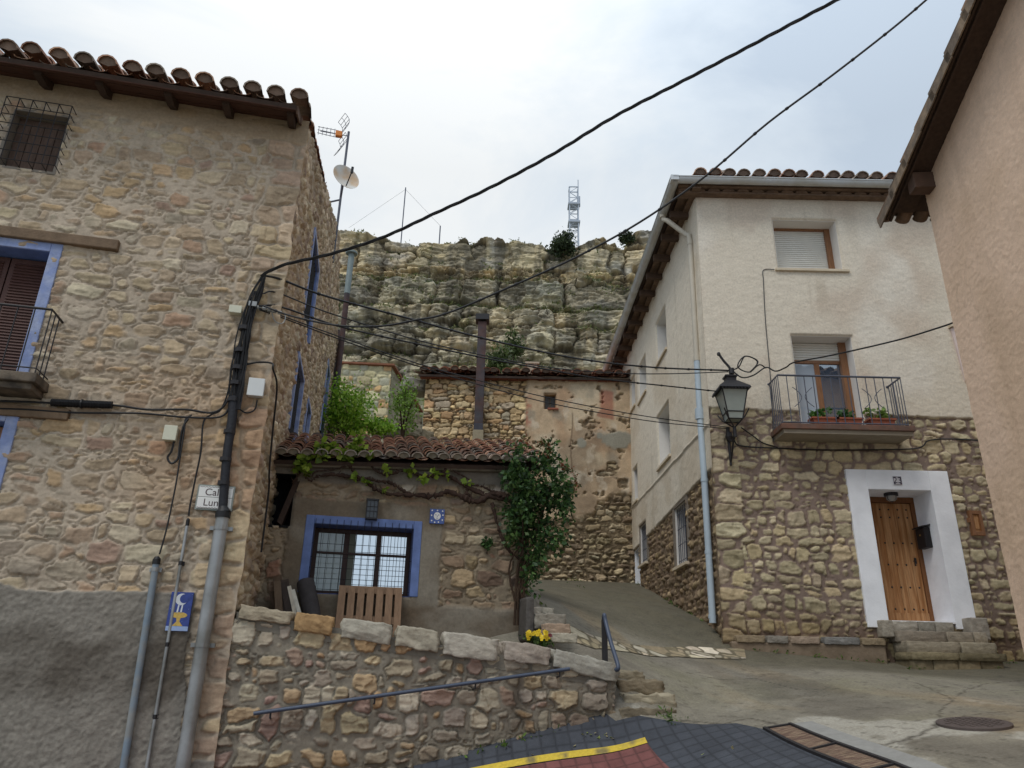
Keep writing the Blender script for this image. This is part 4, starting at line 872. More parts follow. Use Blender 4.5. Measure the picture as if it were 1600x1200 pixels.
# stone steps at the wall end
T = thing('street_steps', Rp.P(4.3, -.6), 'short flight of rough stone steps at the end of the retaining wall', 'steps')
stp = [((1.60, 8.76), .26, .18, .17, -.57, (150, 136, 110)), ((1.52, 8.84), .32, .20, .15, -.40, (124, 114, 96)), ((1.56, 9.00), .30, .20, .15, -.255, (164, 154, 132)), ((1.50, 9.18), .27, .24, .16, -.12, (130, 118, 98)), ((1.36, 9.38), .22, .26, .14, -.02, (136, 126, 106))]
for i, (xy, hx, hy, hz, zt, cc) in enumerate(stp):
    disp_rock('step_stone', (xy[0], xy[1], zt-hz/2), (hx, hy, hz/2*1.15), ((.985, .17, .0), (-.17, .985, 0), Z), M_rock, T, seed=40+i, amp=.22, col=cc)
    if i < 4: MB().box((xy[0]-.02, xy[1]+.12, zt-hz-.1), ((.985, .17, 0), (-.17, .985, 0), Z), (hx*.9, hy*.8, .14)).build('step_bed', MATS['wall_end_masonry'], T)
# steel rail at the head of the steps
pb_ = np.array([1.13, 8.82, .02]); pt_ = Rp.pt(944, 964, -.18); pe_ = at(966, 1047, 8.45)
pbase = Rp.pt(945, 1022, -.18)
T = thing('step_handrail', pbase, 'dark steel rail on a square post leading down to the street steps', 'handrail')
MB().prism([pbase+np.array([-.03, -.03, -.15]), pbase+np.array([.03, -.03, -.15]), pbase+np.array([.03, .03, -.15]), pbase+np.array([-.03, .03, -.15])], (pt_-pbase)+Z*.12).build('post', M_iron, T)
MB().tube(bez([pt_+np.array([0, .06, -.03]), pt_+np.array([.0, -.02, .02]), pt_+(pe_-pt_)*.12+Z*.01, pt_+(pe_-pt_)*.5, pe_+Z*.04, pe_+np.array([-.02, .03, 0])], 6), .024, 8).build('rail', M_rail, T, smooth=True)
# earth terrace behind the wall
tx = np.linspace(0, 1, 40)
V = []; 
for i, s in enumerate(np.linspace(0, 4.1, 42)):
    for j, t in enumerate(np.linspace(.35, 2.0, 16)):
        p = Rp.P(s, 0, -t); p[2] = np.interp(s, [0, 1.5, 3, 4.1], [.16, .14, .05, -.06])+.04*fbm(p[0]*2, p[1]*2, 7, 3)+max(0, s-2.6)*.22*sstep(.4, 1.6, t); V.append(p)
idx = np.arange(42*16).reshape(42, 16); Fq = np.stack([idx[:-1, :-1], idx[1:, :-1], idx[1:, 1:], idx[:-1, 1:]], -1).reshape(-1, 4)
tag(np_mesh('terrace_ground', np.array(V), Fq, mat('bare_soil', (104, 90, 72), var=.4, scale=9, bump=.8, bscale=25, stain=((120, 112, 96), 4))), kind='structure')

# ================================================================== vine cottage
wC = (-1.20, .07, .81, 1.665); gapC = (-1.80, -1.50, 1.62, 2.28)
def fnC(u, v):
    H, C, d = rubble(u, v, 31, [(146, 126, 104), (136, 114, 96), (156, 136, 108), (128, 112, 98), (150, 118, 98), (168, 152, 128)], (142, 128, 108), rel=.022, bev=.02, crev=.5, smr=.5, gain=1.12, tex=.8, ch=(.10, .22), cw=(.16, .44), joint=(.012, .06), warp=.06, split=.28, noise=.022, shrink=(.7, 1), cut=(.6, 1.1), roundness=(.1, .5))
    wh = np.exp(-((v-2.20-.03*u)/.10)**2)*sstep(.25, .5, fbm(u*3.5, v*4, 37, 3)+.15); C = lerp(C, lin((196, 186, 172)), (wh*.6)[..., None])
    n = fbm(u*3, v*3, 32, 4)
    r = sstep(.03, -.03, np.maximum(np.abs(u+.535)-.98, np.abs(v-1.2)-.79)+.03*n)
    low = sstep(.04, -.04, v-.70-.07*fbm(u*1.7, v, 33, 3)); up = sstep(-.03, .03, v-2.24-.05*u+.05*n)
    m = np.maximum(np.maximum(r, low), up); fine = fbm(u*14, v*14, 34, 4)
    rc = lerp(lin((142, 134, 120)), lin((120, 108, 92)), sstep(-.2, .4, fbm(u*1.2, v*1.6, 35, 4))[..., None]); rc = lerp(rc, lin((104, 88, 70)), (low*.65*sstep(-.3, .4, fbm(u*1.5+5, v*2, 36, 4)))[..., None])
    rc = lerp(rc, lin((118, 112, 104)), (up*.6)[..., None])
    rc = rc*(1+.12*fine)[..., None]; H = lerp(H, .022+.004*fine+.008*n*low, m); C = lerp(C, rc, m[..., None])
    return H, C
T = thing('vine_cottage', Cp.P(0, .1), 'low stone cottage with barrel tiled roof and blue framed barred window', 'cottage')
wall_grid('front_wall', Cp, axis(-1.95, 1.62, .0115, wC[:2]+gapC[:2]), axis(-.2, 2.62, .0115, wC[2:]+gapC[2:]), fnC, M_st, T, [wC, gapC], keep=lambda u, v: v < 2.43+.05*(u+1.98))
b = MB(); b.pbox(Cp, 1.50, 1.625, -.3, 2.52, -6, -.03); b.pbox(Cp, -2.0, 1.5, -.3, 2.4, -6, -5.9); b.build('end_wall', mat('cottage_masonry', (136, 118, 96), var=.25, scale=5, bump=.6, bscale=18), T)
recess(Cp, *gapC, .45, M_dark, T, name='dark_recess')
b = MB(); b.prism([Cp.P(-1.50, 2.25, .02), Cp.P(-1.44, 2.2, .02), Cp.P(-1.60, 1.62, .02), Cp.P(-1.66, 1.66, .02)], -Cp.n*.2); b.build('leaning_board', M_eave, T)
band(Cp, *wC, .105, M_blued, T, w0=-.01, w1=.034, name='window_surround')
recess(Cp, *wC, .36, mat('deep_blue_reveal', (84, 98, 144), var=.15, bump=.15), T)
casement(Cp, wC[0]+.005, wC[1]-.005, wC[2]+.005, wC[3]-.005, -.32, mat('dark_brown_frame', (62, 46, 42), var=.2, bump=.1, rough=.6), M_glassb, T, cols=3, rows=1, fw=.055, panes=[M_glassc, M_glassb, M_glassb])
b = MB(); b.pbox(Cp, wC[0]+.06, wC[1]-.06, 1.335, 1.36, -.28, -.26); b.build('transom', MATS['dark_brown_frame'], T)
MB().pbox(Cp, -.79, -.66, wC[2]+.05, wC[3]-.05, -.298, -.296).build('curtain', mat('grey_curtain', (104, 108, 98), var=.3, stretch=(20, 20, .2), scale=3, bump=0), T)
b = MB()
for k in range(15):
    u = wC[0]+.02+(wC[1]-wC[0]-.04)*k/14; b.tube([Cp.P(u, wC[2]-.0, .01), Cp.P(u, wC[3]+.06, .045)], .0032, 4)
for v in (.86, .99, 1.12, 1.25, 1.42): b.tube([Cp.P(wC[0]-.05, v, .012), Cp.P(wC[1]+.0, v, .012)], .0032, 4)
b.build('window_grille', M_iron, T)
esC = -Cp.n*cos(radians(23))+Z*sin(radians(23)); eaveC = lambda u: 2.39+.05*(u+1.98)
eC = Cp.P(-1.98, 2.39, .20); euC = Cp.d+Z*.05; euC = euC/np.linalg.norm(euC)
tiles('roof_tiles', eC, euC, esC, 3.75, 1.86, M_tile, T, [(176, 136, 114), (160, 120, 102), (184, 146, 124), (150, 126, 112), (148, 138, 128)], 9, pitch=.176, row=.20, r=.079, mortar_end=(172, 166, 154), plug=(132, 124, 110))
b = MB(); rn = np.cross(euC, esC); rn = rn if rn[2] > 0 else -rn
rpC = lambda u, s, h=0: eC+euC*u+esC*s+rn*h
b.prism([rpC(-.1, .05, .0), rpC(3.72, .05, .0), rpC(3.72, 1.95, .0), rpC(-.1, 1.95, .0)], -rn*.05)
q0, q1 = rpC(-.1, 1.95, 0), rpC(3.72, 1.95, 0); bk = -Cp.n*cos(radians(20))-Z*sin(radians(20)); b.prism([q0, q1, q1+bk*4, q0+bk*4], -rn*.05); b.build('roof_deck', M_eave, T)
b = MB(); b.prism([Cp.P(-1.95, eaveC(-1.95)-.045, .10), Cp.P(1.62, eaveC(1.62)-.045, .10), Cp.P(1.62, eaveC(1.62), .12), Cp.P(-1.95, eaveC(-1.95), .12)], -Cp.n*.12); b.build('eave_course', mat('eave_mortar', (124, 116, 104), var=.25, scale=8, bump=.5), T, bevel=.02)
# lantern and sun tile on the cottage
u, v = Cp.hit(581, 797, .06); T = thing('wall_lantern', Cp.P(u, v-.13, .03), 'small dark square lantern above the barred cottage window', 'wall lamp')
b = MB(); b.pbox(Cp, u-.08, u+.08, v+.11, v+.13, .02, .16); b.pbox(Cp, u-.075, u+.075, v-.13, v-.11, .02, .15)
for a in (-.075, .063):
    for w_ in (.025, .14): b.pbox(Cp, u+a, u+a+.012, v-.11, v+.11, w_, w_+.012)
for a in (-.025, .025): b.pbox(Cp, u+a-.003, u+a+.003, v-.11, v+.11, .146, .152)
for a in (-.03, .03): b.pbox(Cp, u-.07, u+.07, v+a-.003, v+a+.003, .146, .152)
b.build('frame', M_iron, T); MB().pbox(Cp, u-.066, u+.066, v-.109, v+.109, .03, .142).build('glass', mat('smoked_lantern_glass', (66, 70, 74), rough=.2, var=.1, bump=0, spec=.5), T)
u, v = Cp.hit(683, 807, .04); T = thing('sun_tile', Cp.P(u, v, .03), 'square blue glazed tile with a white face and dots above the window corner', 'wall tile')
hw = .097; MB().pbox(Cp, u-hw, u+hw, v-hw, v+hw, .02, .05).build('panel', mat('glazed_mid_blue', (66, 88, 150), rough=.25, var=.3, scale=12, bump=.02, spec=.5), T, bevel=.003)
b = MB(); b.prism([Cp.P(u+.046*cos(t), v+.005+.05*sin(t), .05) for t in np.linspace(0, 2*pi, 24)[:-1]], Cp.n*.0015)
for a, c in ((-.07, .075), (0, .078), (.068, .072), (-.075, .01), (.075, .02), (-.07, -.06), (.07, -.045), (.02, -.075), (-.03, -.08)):
    b.prism([Cp.P(u+a+.010*cos(t), v+c+.010*sin(t), .05) for t in np.linspace(0, 2*pi, 9)[:-1]], Cp.n*.0015)
b.build('white_face', M_tilew, T)
b = MB()
for a in (-.019, .019): b.prism([Cp.P(u+a+.008*cos(t), v+.018+.006*sin(t), .0515) for t in np.linspace(0, 2*pi, 9)[:-1]], Cp.n*.001)
b.pbox(Cp, u-.003, u+.003, v-.012, v+.012, .0515, .0525); b.pbox(Cp, u-.014, u+.014, v-.028, v-.023, .0515, .0525)
b.build('eyes', M_tileb, T)
# pallet, planks and roll on the terrace
T = thing('wooden_pallet', Cp.P(-.42, .1, .3), 'weathered wooden pallet leaning below the blue framed window', 'pallet')
pn = Cp.n*cos(radians(14))+Z*sin(radians(14)); pu = Z*cos(radians(14))-Cp.n*sin(radians(14)); po = Cp.P(-.42, .12, .32)
for k in range(7):
    c = po+Cp.d*(-.345+.115*k)+pu*.40; MB().box(c+pn*.0, (Cp.d, pu, pn), (.042, .40, .011)).build('slat', M_pal, T)
for s in (.03, .40, .77): MB().box(po+pu*s-pn*.055, (Cp.d, pu, pn), (.39, .045, .042)).build('bearer', M_pal, T)
for k in (0, 3, 6): MB().box(po+Cp.d*(-.345+.115*k)+pu*.40-pn*.11, (Cp.d, pu, pn), (.045, .40, .010)).build('bottom_board', M_pal, T)
pls = [(-1.50, .10, .12, (96, 78, 62), .05, .02), (-1.42, .16, .10, (78, 66, 58), .05, .02), (-1.36, .20, .22, (70, 60, 54), .045, .02), (-1.30, .24, .2, (214, 204, 184), .022, .02), (-1.22, .28, .26, (220, 214, 198), .022, .015), (-1.46, .22, .24, (86, 70, 56), .04, .02), (-1.53, .26, .02, (110, 92, 74), .04, .03)]
for i, (u, wo, tl, cc, hw, th) in enumerate(pls):
    bx = Cp.P(u+.16, .14, wo+.22); tp = Cp.P(u-tl*.5, .98-.04*i if i < 6 else .9, .06+.03*i); d = tp-bx; L = np.linalg.norm(d); d /= L
    sd_ = np.cross(d, Cp.n); sd_ /= np.linalg.norm(sd_); nn_ = np.cross(sd_, d)
    m = mat('plank_%d' % (cc[0]), cc, var=.25, scale=9, stretch=(3, 3, .6), bump=.3)
    o = MB().box((bx+tp)/2, (sd_, d, nn_), (hw, L/2, th)).build('leaning_plank', m, None)
    tag(o, ('pale bare timber plank leaning in the corner behind the retaining wall' if cc[0] > 200 else 'dark weathered plank leaning in the corner behind the retaining wall'), 'plank', 'planks leaning in the cottage corner')
q0, q1 = Cp.P(-1.02, .12, .42), Cp.P(-1.22, .93, .10)
tag(MB().tube(bez([q0, (q0+q1)/2+Cp.d*.03, q1], 5), [.10]*4+[.105]*7, 12).tube([q1-(q1-q0)*.02, q1+(q1-q0)*.012], .085, 12).build('rolled_mat', mat('grey_roll', (66, 62, 62), var=.3, scale=6, bump=.3), None, smooth=True), 'dark grey roll leaning between the planks and the pallet', 'roll')

# ================================================================== old plaster house and flue
wD = (.96, 1.29, 7.05, 7.5)
def fnD(u, v):
    H, C, d = rubble(u, v, 41, [(200, 174, 132), (190, 164, 126), (208, 184, 146), (178, 154, 122), (192, 158, 118), (182, 168, 144)], (96, 80, 60), rel=.05, bev=.012, crev=.6, gain=1.2, ch=(.11, .23), cw=(.2, .55), joint=(.004, .022), warp=.05, split=.35, noise=.016, smr=-.5, mort_h=-.02, roundness=(.12, .4))
    H2, C2, d2 = rubble(u, v, 42, [(158, 142, 114), (142, 126, 102), (172, 156, 126), (134, 118, 98), (182, 168, 142)], (112, 98, 78), rel=.06, bev=.02, crev=.6, smr=0, gain=1.2, ch=(.08, .18), cw=(.16, .5), joint=(.008, .05), warp=.07, split=.25, noise=.02, shrink=(.75, 1))
    mossy = fbm(u*.8, v*.8, 143, 4)
    n = fbm(u*1.1, v*1.1, 43, 5); n2 = fbm(u*3.5, v*3.5, 44, 4)
    side = sstep(.35, .50, u+.10*fbm(v*2, v*0, 45, 3))
    H = lerp(H, H2, side); C = lerp(C, C2, side[..., None])
    bound = 3.85+.25*n+.15*sstep(1.8, 3.2, u)+.40*sstep(2.35, 2.5, u+.15*n)
    pl = side*sstep(-.12, .12, v-bound+.12*n2)
    hole = sstep(.62, .72, .5+.5*n2+.22*np.exp(-((u-3.1)/.4)**2-((v-5.0)/.9)**2)-.05); pl = pl*(1-hole*.8)
    pc = lerp(lin((198, 174, 144)), lin((188, 158, 128)), sstep(.05, .4, fbm(u*1.3+3, v*.8, 46, 5)-.9*np.abs(v-6)/2+.35)[..., None]); pc = lerp(pc, lin((206, 188, 160)), sstep(.1, .45, fbm(u*.9, v*.9+7, 47, 4)+.25*sstep(6.2, 7.2, v))[..., None]); pc = lerp(pc, lin((150, 130, 108)), (sstep(.15, .5, fbm(u*1.5+9, v*.7, 48, 4)+.25*sstep(6, 4.6, v))*.7)[..., None])
    pc = lerp(pc, lin((158, 150, 134)), (sstep(.1, .5, fbm(u*2.1+3, v*1.6, 148, 5))*.6)[..., None]); pc = lerp(pc, lin((214, 200, 178)), (sstep(.25, .5, fbm(u*3.1, v*2.6, 149, 5))*.6)[..., None]); pc = pc*(1+.14*n2+.14*fbm(u*9, v*9, 49, 4))[..., None]
    H = lerp(H, .095+.02*n+.012*n2, pl); C = lerp(C, pc, pl[..., None])
    crack = np.exp(-((u-1.75-.10*fbm(v*1.4, v*0, 150, 4))/.018)**2)*sstep(5.0, 5.3, v)*sstep(7.1, 6.8, v)*pl; C = lerp(C, lin((96, 78, 60)), (crack*.8)[..., None])
    bx = np.maximum(np.abs(u-2.75-.08*n2)-.22, np.abs(v-7.25+.3*(u-2.7))-.42); br = sstep(.05, -.05, bx+.10*n2)
    bc = lin((168, 92, 74))*(1+.25*n2)[..., None]; C = lerp(C, bc, (br*.6)[..., None])
    gc = sstep(.06, -.06, np.hypot((u-3.05)/1.3, (v-6.15)*1.2)-.33+.12*n2); gc = np.maximum(gc, sstep(.03, -.03, np.hypot(u-2.02, v-6.03)-.15+.05*n2)); gc = np.maximum(gc, sstep(.03, -.03, np.hypot(u-2.55, v-6.25)-.09+.04*n2))
    C = lerp(C, lin((156, 152, 138))*(1+.1*n2)[..., None], gc[..., None]); H = lerp(H, .11, gc)
    rb = sstep(.0, .05, u-.40)*sstep(.62, .55, u+.03*n2)*sstep(6.4, 6.6, v)*sstep(7.6, 7.3, v); C = lerp(C, lin((176, 104, 84)), (rb*.7*sstep(-.2, .2, n2))[..., None])
    C = C*(1+.10*mossy)[..., None]
    return H, C
T = thing('old_house', (1, 20.3, 2.2), 'old house of golden stones and peeling ochre plaster at the top of the ramp', 'house')
wall_grid('front_wall', Dp, axis(-2.55, 3.75, .022, wD[:2]), axis(1.9, 8.05, .022, wD[2:]), fnD, M_st, T, [wD])
b = MB(); b.box((-2.5, 22.5, 5), ((1, 0, 0), (0, 1, 0), Z), (.05, 2.15, 3)); b.box((0.6, 24.7, 5), ((1, 0, 0), (0, 1, 0), Z), (3.1, .05, 3)); b.build('other_walls', MATS['cottage_masonry'], T)
recess(Dp, *wD, .18, mat('old_plaster_reveal', (186, 156, 118), var=.2, bump=.3), T)
casement(Dp, wD[0]+.01, wD[1]-.01, wD[2]+.01, wD[3]-.01, -.15, mat('grey_old_window', (96, 88, 80), bump=.2), mat('dull_pane', (74, 72, 68), rough=.4, bump=0), T, cols=2, fw=.03)
b = MB(); b.pbox(Dp, 1.05, 1.36, 7.0, 7.05, -.02, .16); b.build('window_sill', mat('brick_sill', (150, 92, 72), bump=.3), T)
esD = np.array([0, cos(radians(19)), sin(radians(19))])
tiles('roof_tiles', (-2.75, 20.02, 8.0), (1, 0, 0), esD, 6.6, 3.2, M_tile, T, [(166, 112, 90), (148, 100, 82), (178, 128, 104), (134, 108, 94), (190, 152, 128)], 14, pitch=.30, row=.38, r=.125, jit=3.2)
b = MB(); b.prism([(-2.75, 20.05, 7.97), (3.8, 20.05, 7.97), (3.8, 23.2, 7.97+3.15*math.tan(radians(19))), (-2.75, 23.2, 7.97+3.15*math.tan(radians(19)))], (0, 0, -.07)); b.prism([(-2.75, 23.2, 9.05), (3.8, 23.2, 9.05), (3.8, 25, 8.2), (-2.75, 25, 8.2)], (0, 0, -.07)); b.build('roof_deck', M_eave, T)
b = MB()
for k in range(22): b.pbox(Dp, -2.7+.29*k, -2.7+.29*k+.275, 7.90+.012*(k % 3), 7.955, .0, .17)
b.build('brick_eave_course', mat('old_brick_eave', (130, 78, 62), var=.4, scale=6, bump=.4), T)
cz = 8.35; b = MB(); b.box((.62, 21.4, 8.66), ((1, 0, 0), (0, 1, 0), Z), (.16, .16, .22)); b.box((.62, 21.4, 8.90), ((1, 0, 0), (0, 1, 0), Z), (.22, .2, .03)); b.build('chimney', mat('white_chimney', (176, 160, 140), var=.2, bump=.3), T)
cx = at(750, 600, 20.0)[0]
T = thing('flue_pipe', (cx, 20.05, 6.3), 'tall rusty square flue pipe rising against the golden stone wall', 'chimney')
MB().box((cx, 20.05, 8.05), ((1, 0, 0), (0, 1, 0), Z), (.125, .125, 1.62)).build('pipe', M_rust, T, bevel=.01); MB().box((cx, 20.05, 6.36), ((1, 0, 0), (0, 1, 0), Z), (.13, .13, .10)).build('joint_band', mat('dark_grey_band', (72, 72, 80), bump=.1), T); MB().box((cx, 20.05, 5.9), ((1, 0, 0), (0, 1, 0), Z), (.15, .14, .36)).build('masonry_base', mat('flue_mortar', (160, 148, 124), var=.2, scale=8, bump=.4), T)
b = MB(); b.box((cx, 20.05, 9.72), ((1, 0, 0), (0, 1, 0), Z), (.20, .20, .012))
for a in (-1, 1):
    b.box((cx+.19*a, 20.05, 9.80), ((1, 0, 0), (0, 1, 0), Z), (.012, .19, .09)); b.box((cx, 20.05+.19*a, 9.80), ((1, 0, 0), (0, 1, 0), Z), (.19, .012, .09))
b.build('cowl', M_iron, T)

# ================================================================== pale stone hut higher up
Ep = Plane(at(608, 620, 26), 86); 
def fnE(u, v):
    H, C, d = rubble(u, v, 51, [(190, 180, 142), (176, 168, 136), (200, 188, 150), (190, 156, 112), (164, 162, 140)], (150, 144, 118), rel=.03, bev=.03, smr=0, ch=(.20, .36), cw=(.26, .6), joint=(.01, .04), warp=.03, noise=.01, roundness=(.15, .4)); return H, C
T = thing('stone_hut', Ep.P(-1, 7.4), 'small pale stone hut with flat tiled edge below the cliff', 'hut')
wall_grid('front_wall', Ep, axis(-2.8, 0, .035), axis(6.6, 10.62, .035), fnE, M_st, T)
Es = Plane(Ep.P(0, 0, 0), 14)
wall_grid('side_wall', Es, axis(0, 3.2, .05), axis(6.6, 10.62, .05), lambda u, v: (lambda r: (r[0], r[1]*.9))(rubble(u, v, 52, [(166, 158, 130), (150, 142, 120)], (150, 142, 118), rel=.03, joint=(.03, .06))), M_st, T, keep=lambda u, v: v < 10.62-.25*u)
b = MB(); b.prism([Ep.P(-2.95, 10.62, .12), Ep.P(.10, 10.62, .12), Es.P(3.3, 9.86, .12), Ep.P(-2.95, 9.86, -3.2)], Z*.07); b.build('roof_edge', mat('tile_edge', (134, 88, 66), var=.3, scale=7, bump=.4), T)
MB().pbox(Ep, -1.5, -1.38, 8.55, 8.65, -.1, .06).build('vent_hole', M_dark, T)

# ================================================================== white house number 23
PAL_F = [(176, 164, 134), (168, 156, 128), (184, 172, 144), (160, 148, 121), (172, 158, 134), (180, 163, 130)]
wF1 = (1.55, 2.79, 7.25, 8.38); wF2 = (1.63, 2.74, 3.98, 5.86); dF = (2.60, 3.68, .83, 2.98)
def lineF(u): return 4.40-.022*u
def fnF(u, v):
    H, C, d = rubble(u, v, 71, PAL_F, (126, 110, 100), rel=.026, bev=.009, crev=.25, smr=.0, mute=.2, tex=.8, gain=1.22, ch=(.12, .27), cw=(.16, .44), joint=(.018, .055), warp=.05, wf=1.6, split=.38, noise=.018, maxr=1.3, cut=(.6, 1.1), shrink=(.82, 1), jit=.12, roundness=(.15, .5))
    H2, C2, d2 = rubble(u, v, 72, PAL_F, (126, 110, 100), rel=.03, bev=.011, crev=.25, smr=-.1, tex=.8, gain=1.22, maxr=1.3, ch=(.19, .32), cw=(.46, .66), joint=(.022, .045), warp=.03, split=.04, noise=.014, roundness=(.2, .5), jit=.1)
    q = sstep(-.015, .015, .46+.10*fbm(v*1.1, v*0, 73, 2)+.06*np.sign(fbm(v*2.7, v*0+8, 74, 1))-u)*sstep(3.6, 3.55, v); H = lerp(H, H2, q); C = lerp(C, C2, q[..., None])
    C = C*(1+.10*fbm(u*.7, v*.9, 75, 4))[..., None]
    grime = sstep(1.3, .4, v+.3*fbm(u*1.3, v, 175, 3)); C = lerp(C, C*lin((158, 152, 143))/lin((190, 190, 190)), grime[..., None])
    st = sstep(-.012, .012, v-lineF(u)-.012*fbm(u*7, v*0, 76, 3))
    n = fbm(u*.8, v*.8, 77, 4); f1 = fbm(u*9, v*13, 78, 5); f2 = fbm(u*22, v*30, 79, 3)
    c = lerp(lin((218, 207, 188)), lin((208, 193, 174)), sstep(.05, .5, n+.15*sstep(1, 4, u))[..., None]); c = lerp(c, lin((224, 215, 199)), sstep(.1, .5, fbm(u*.6+4, v*.5, 80, 4))[..., None]); c = c*(1+.05*f1+.03*f2)[..., None]
    rs = sstep(.2, .55, fbm(u*4.5, v*.3, 176, 4))*np.maximum(sstep(7.2, 6.9, v)*sstep(5.9, 6.9, v)*sstep(1.3, 1.5, u)*sstep(3.1, 2.9, u), sstep(8.9, 8.5, v)*sstep(7.3, 8.5, v)*.6); c = lerp(c, lin((184, 170, 150)), (rs*.5)[..., None])
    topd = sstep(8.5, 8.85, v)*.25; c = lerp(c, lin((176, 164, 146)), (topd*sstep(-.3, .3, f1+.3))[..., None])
    pla = sstep(.55, .53, v+.02*fbm(u*4, v, 81, 3)); H = lerp(H, .015, pla*.0)
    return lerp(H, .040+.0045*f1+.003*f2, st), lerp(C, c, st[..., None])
T = thing('white_house', (5.5, 12.4, .2), 'cream stucco house over a stone ground floor with white framed wooden door', 'house')
ops = [wF1, wF2, dF]
eF = lambda u, v: (-.095+.017*v)*sstep(.25, 0, u)
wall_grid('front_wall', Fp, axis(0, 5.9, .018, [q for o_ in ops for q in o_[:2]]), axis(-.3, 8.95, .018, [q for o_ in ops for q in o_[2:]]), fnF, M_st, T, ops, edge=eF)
wL = [(2.95, 4.05, 6.88, 7.98), (5.4, 6.45, 6.78, 7.80), (7.0, 7.7, 6.95, 7.9), (3.0, 4.25, 4.38, 5.62), (6.95, 7.6, 4.26, 5.2), (1.97, 2.98, 1.97, 3.17), (5.97, 6.9, 2.5, 3.5), (7.1, 7.8, 1.75, 3.0)]
def fnL(u, v):
    H, C, d = rubble(u, v, 82, [(146, 126, 98), (132, 114, 92), (160, 140, 110), (120, 104, 86)], (120, 102, 84), rel=.035, bev=.02, crev=.4, smr=.1, tex=1.0, ch=(.07, .17), cw=(.12, .32), joint=(.01, .045), warp=.05, split=.35, noise=.02)
    ln = 3.30-.035*u; st = sstep(-.015, .015, v-ln-.012*fbm(u*3, v*0, 83, 3)); n = fbm(u*.7, v*.8, 84, 4); f1 = fbm(u*8, v*10, 85, 5)
    c = lerp(lin((226, 215, 196)), lin((214, 200, 178)), sstep(.0, .5, n)[..., None])*(1+.06*f1)[..., None]
    low = sstep(4.15, 4.05, v); c = lerp(c, c*.94, low[..., None])
    run = sstep(.25, .6, fbm(u*2.2, v*.25, 86, 4))*sstep(9, 7.6, v)*0.3; c = lerp(c, lin((182, 170, 150)), run[..., None])
    lg = 4.10+.01*u+.02*np.floor(fbm(u*1.4, v*0, 87, 2)*3)/3; led = np.exp(-((v-lg)/.022)**2); c = lerp(c, lin((150, 140, 124)), (led*.6)[..., None])
    H = lerp(H, .045+.006*f1, st)+led*.03*st
    C = lerp(C, c, st[..., None]); q = sstep(.14, .10, u)*0; return H, C
wall_grid('side_wall', Lp, axis(-.045, 11, .035, [q for o_ in wL for q in o_[:2]]), axis(-.2, 9.0, .024, [q for o_ in wL for q in o_[2:]]), lambda u, v: (lambda r: (r[0]*sstep(0, .1, u)+.035*sstep(.1, 0, u), r[1]))(fnL(u, v)), M_st, T, wL)
MB().box((9.4, 18, 4), ((1, 0, 0), (0, 1, 0), Z), (.1, 5.4, 4.9)).box((6.5, 23.4, 4), ((1, 0, 0), (0, 1, 0), Z), (2.9, .1, 4.9)).build('rear_wall', mat('plain_stucco', (206, 194, 176), var=.1, bump=.2), T)
# eaves: tile courses, gutters, roof
SL = radians(18); e1 = np.array([3.12, 12.02, 9.05]); up1 = np.array([0, cos(SL), sin(SL)]); up2 = np.array([cos(SL), 0, sin(SL)])
PT = [(196, 160, 138), (182, 144, 122), (206, 172, 148), (168, 148, 132), (164, 152, 138)]
tiles('roof_tiles', e1+np.array([.34, 0, 0]), (1, 0, 0), up1, 6.2, 1.0, M_tile, T, PT, 21, pitch=.29, row=.38, r=.12, maxrows=3)
tiles('roof_tiles', np.array([3.20, 23.6, 9.05]), (0, -1, 0), up2, 11.3, .9, M_tile, T, PT, 22, pitch=.29, row=.38, r=.12, maxrows=3)
b = MB(); h = 2.6*math.tan(SL)
b.prism([(3.14, 12.04, 9.03), (9.6, 12.04, 9.03), (9.6, 14.6, 9.03+h), (5.74, 14.6, 9.03+h)], (0, 0, -.05)); b.prism([(3.14, 12.04, 9.03), (5.74, 14.6, 9.03+h), (5.74, 21, 9.03+h), (3.14, 23.6, 9.03)], (0, 0, -.05)); b.prism([(5.74, 14.6, 9.03+h), (9.6, 14.6, 9.03+h), (9.6, 23.6, 9.03), (3.14, 23.6, 9.03), (5.74, 21, 9.03+h)], (0, 0, -.05)); b.build('roof_deck', M_eave, T)
b = MB(); b.pbox(Fp, -.30, 6.0, 8.84, 8.88, .0, .20); b.pbox(Fp, -.33, 6.0, 8.93, 8.97, .0, .30)
for k in range(21):
    u = -.2+.29*k; b.prism([Fp.P(u+.12*cos(t), 8.88+.055*sin(t), .22) for t in np.linspace(0, pi, 7)], -Fp.n*.3)
b.build('eave_course', mat('eave_tile_course', (118, 98, 82), var=.35, scale=7, bump=.4), T)
b = MB(); b.pbox(Lp, -.32, 11, 8.86, 8.90, .0, .16)
b.pbox(Lp, -.32, 11, 8.97, 9.0, .0, .32); b.build('side_soffit', MATS['eave_tile_course'], T)
for k in range(12):
    u = .5+.85*k; b = MB(); b.pbox(Lp, u, u+.11, 8.74, 8.88, -.02, .42); b.build('rafter_end', mat('dark_rafter', (86, 68, 56), var=.3, bump=.3), T)
b = MB(); rg = .092
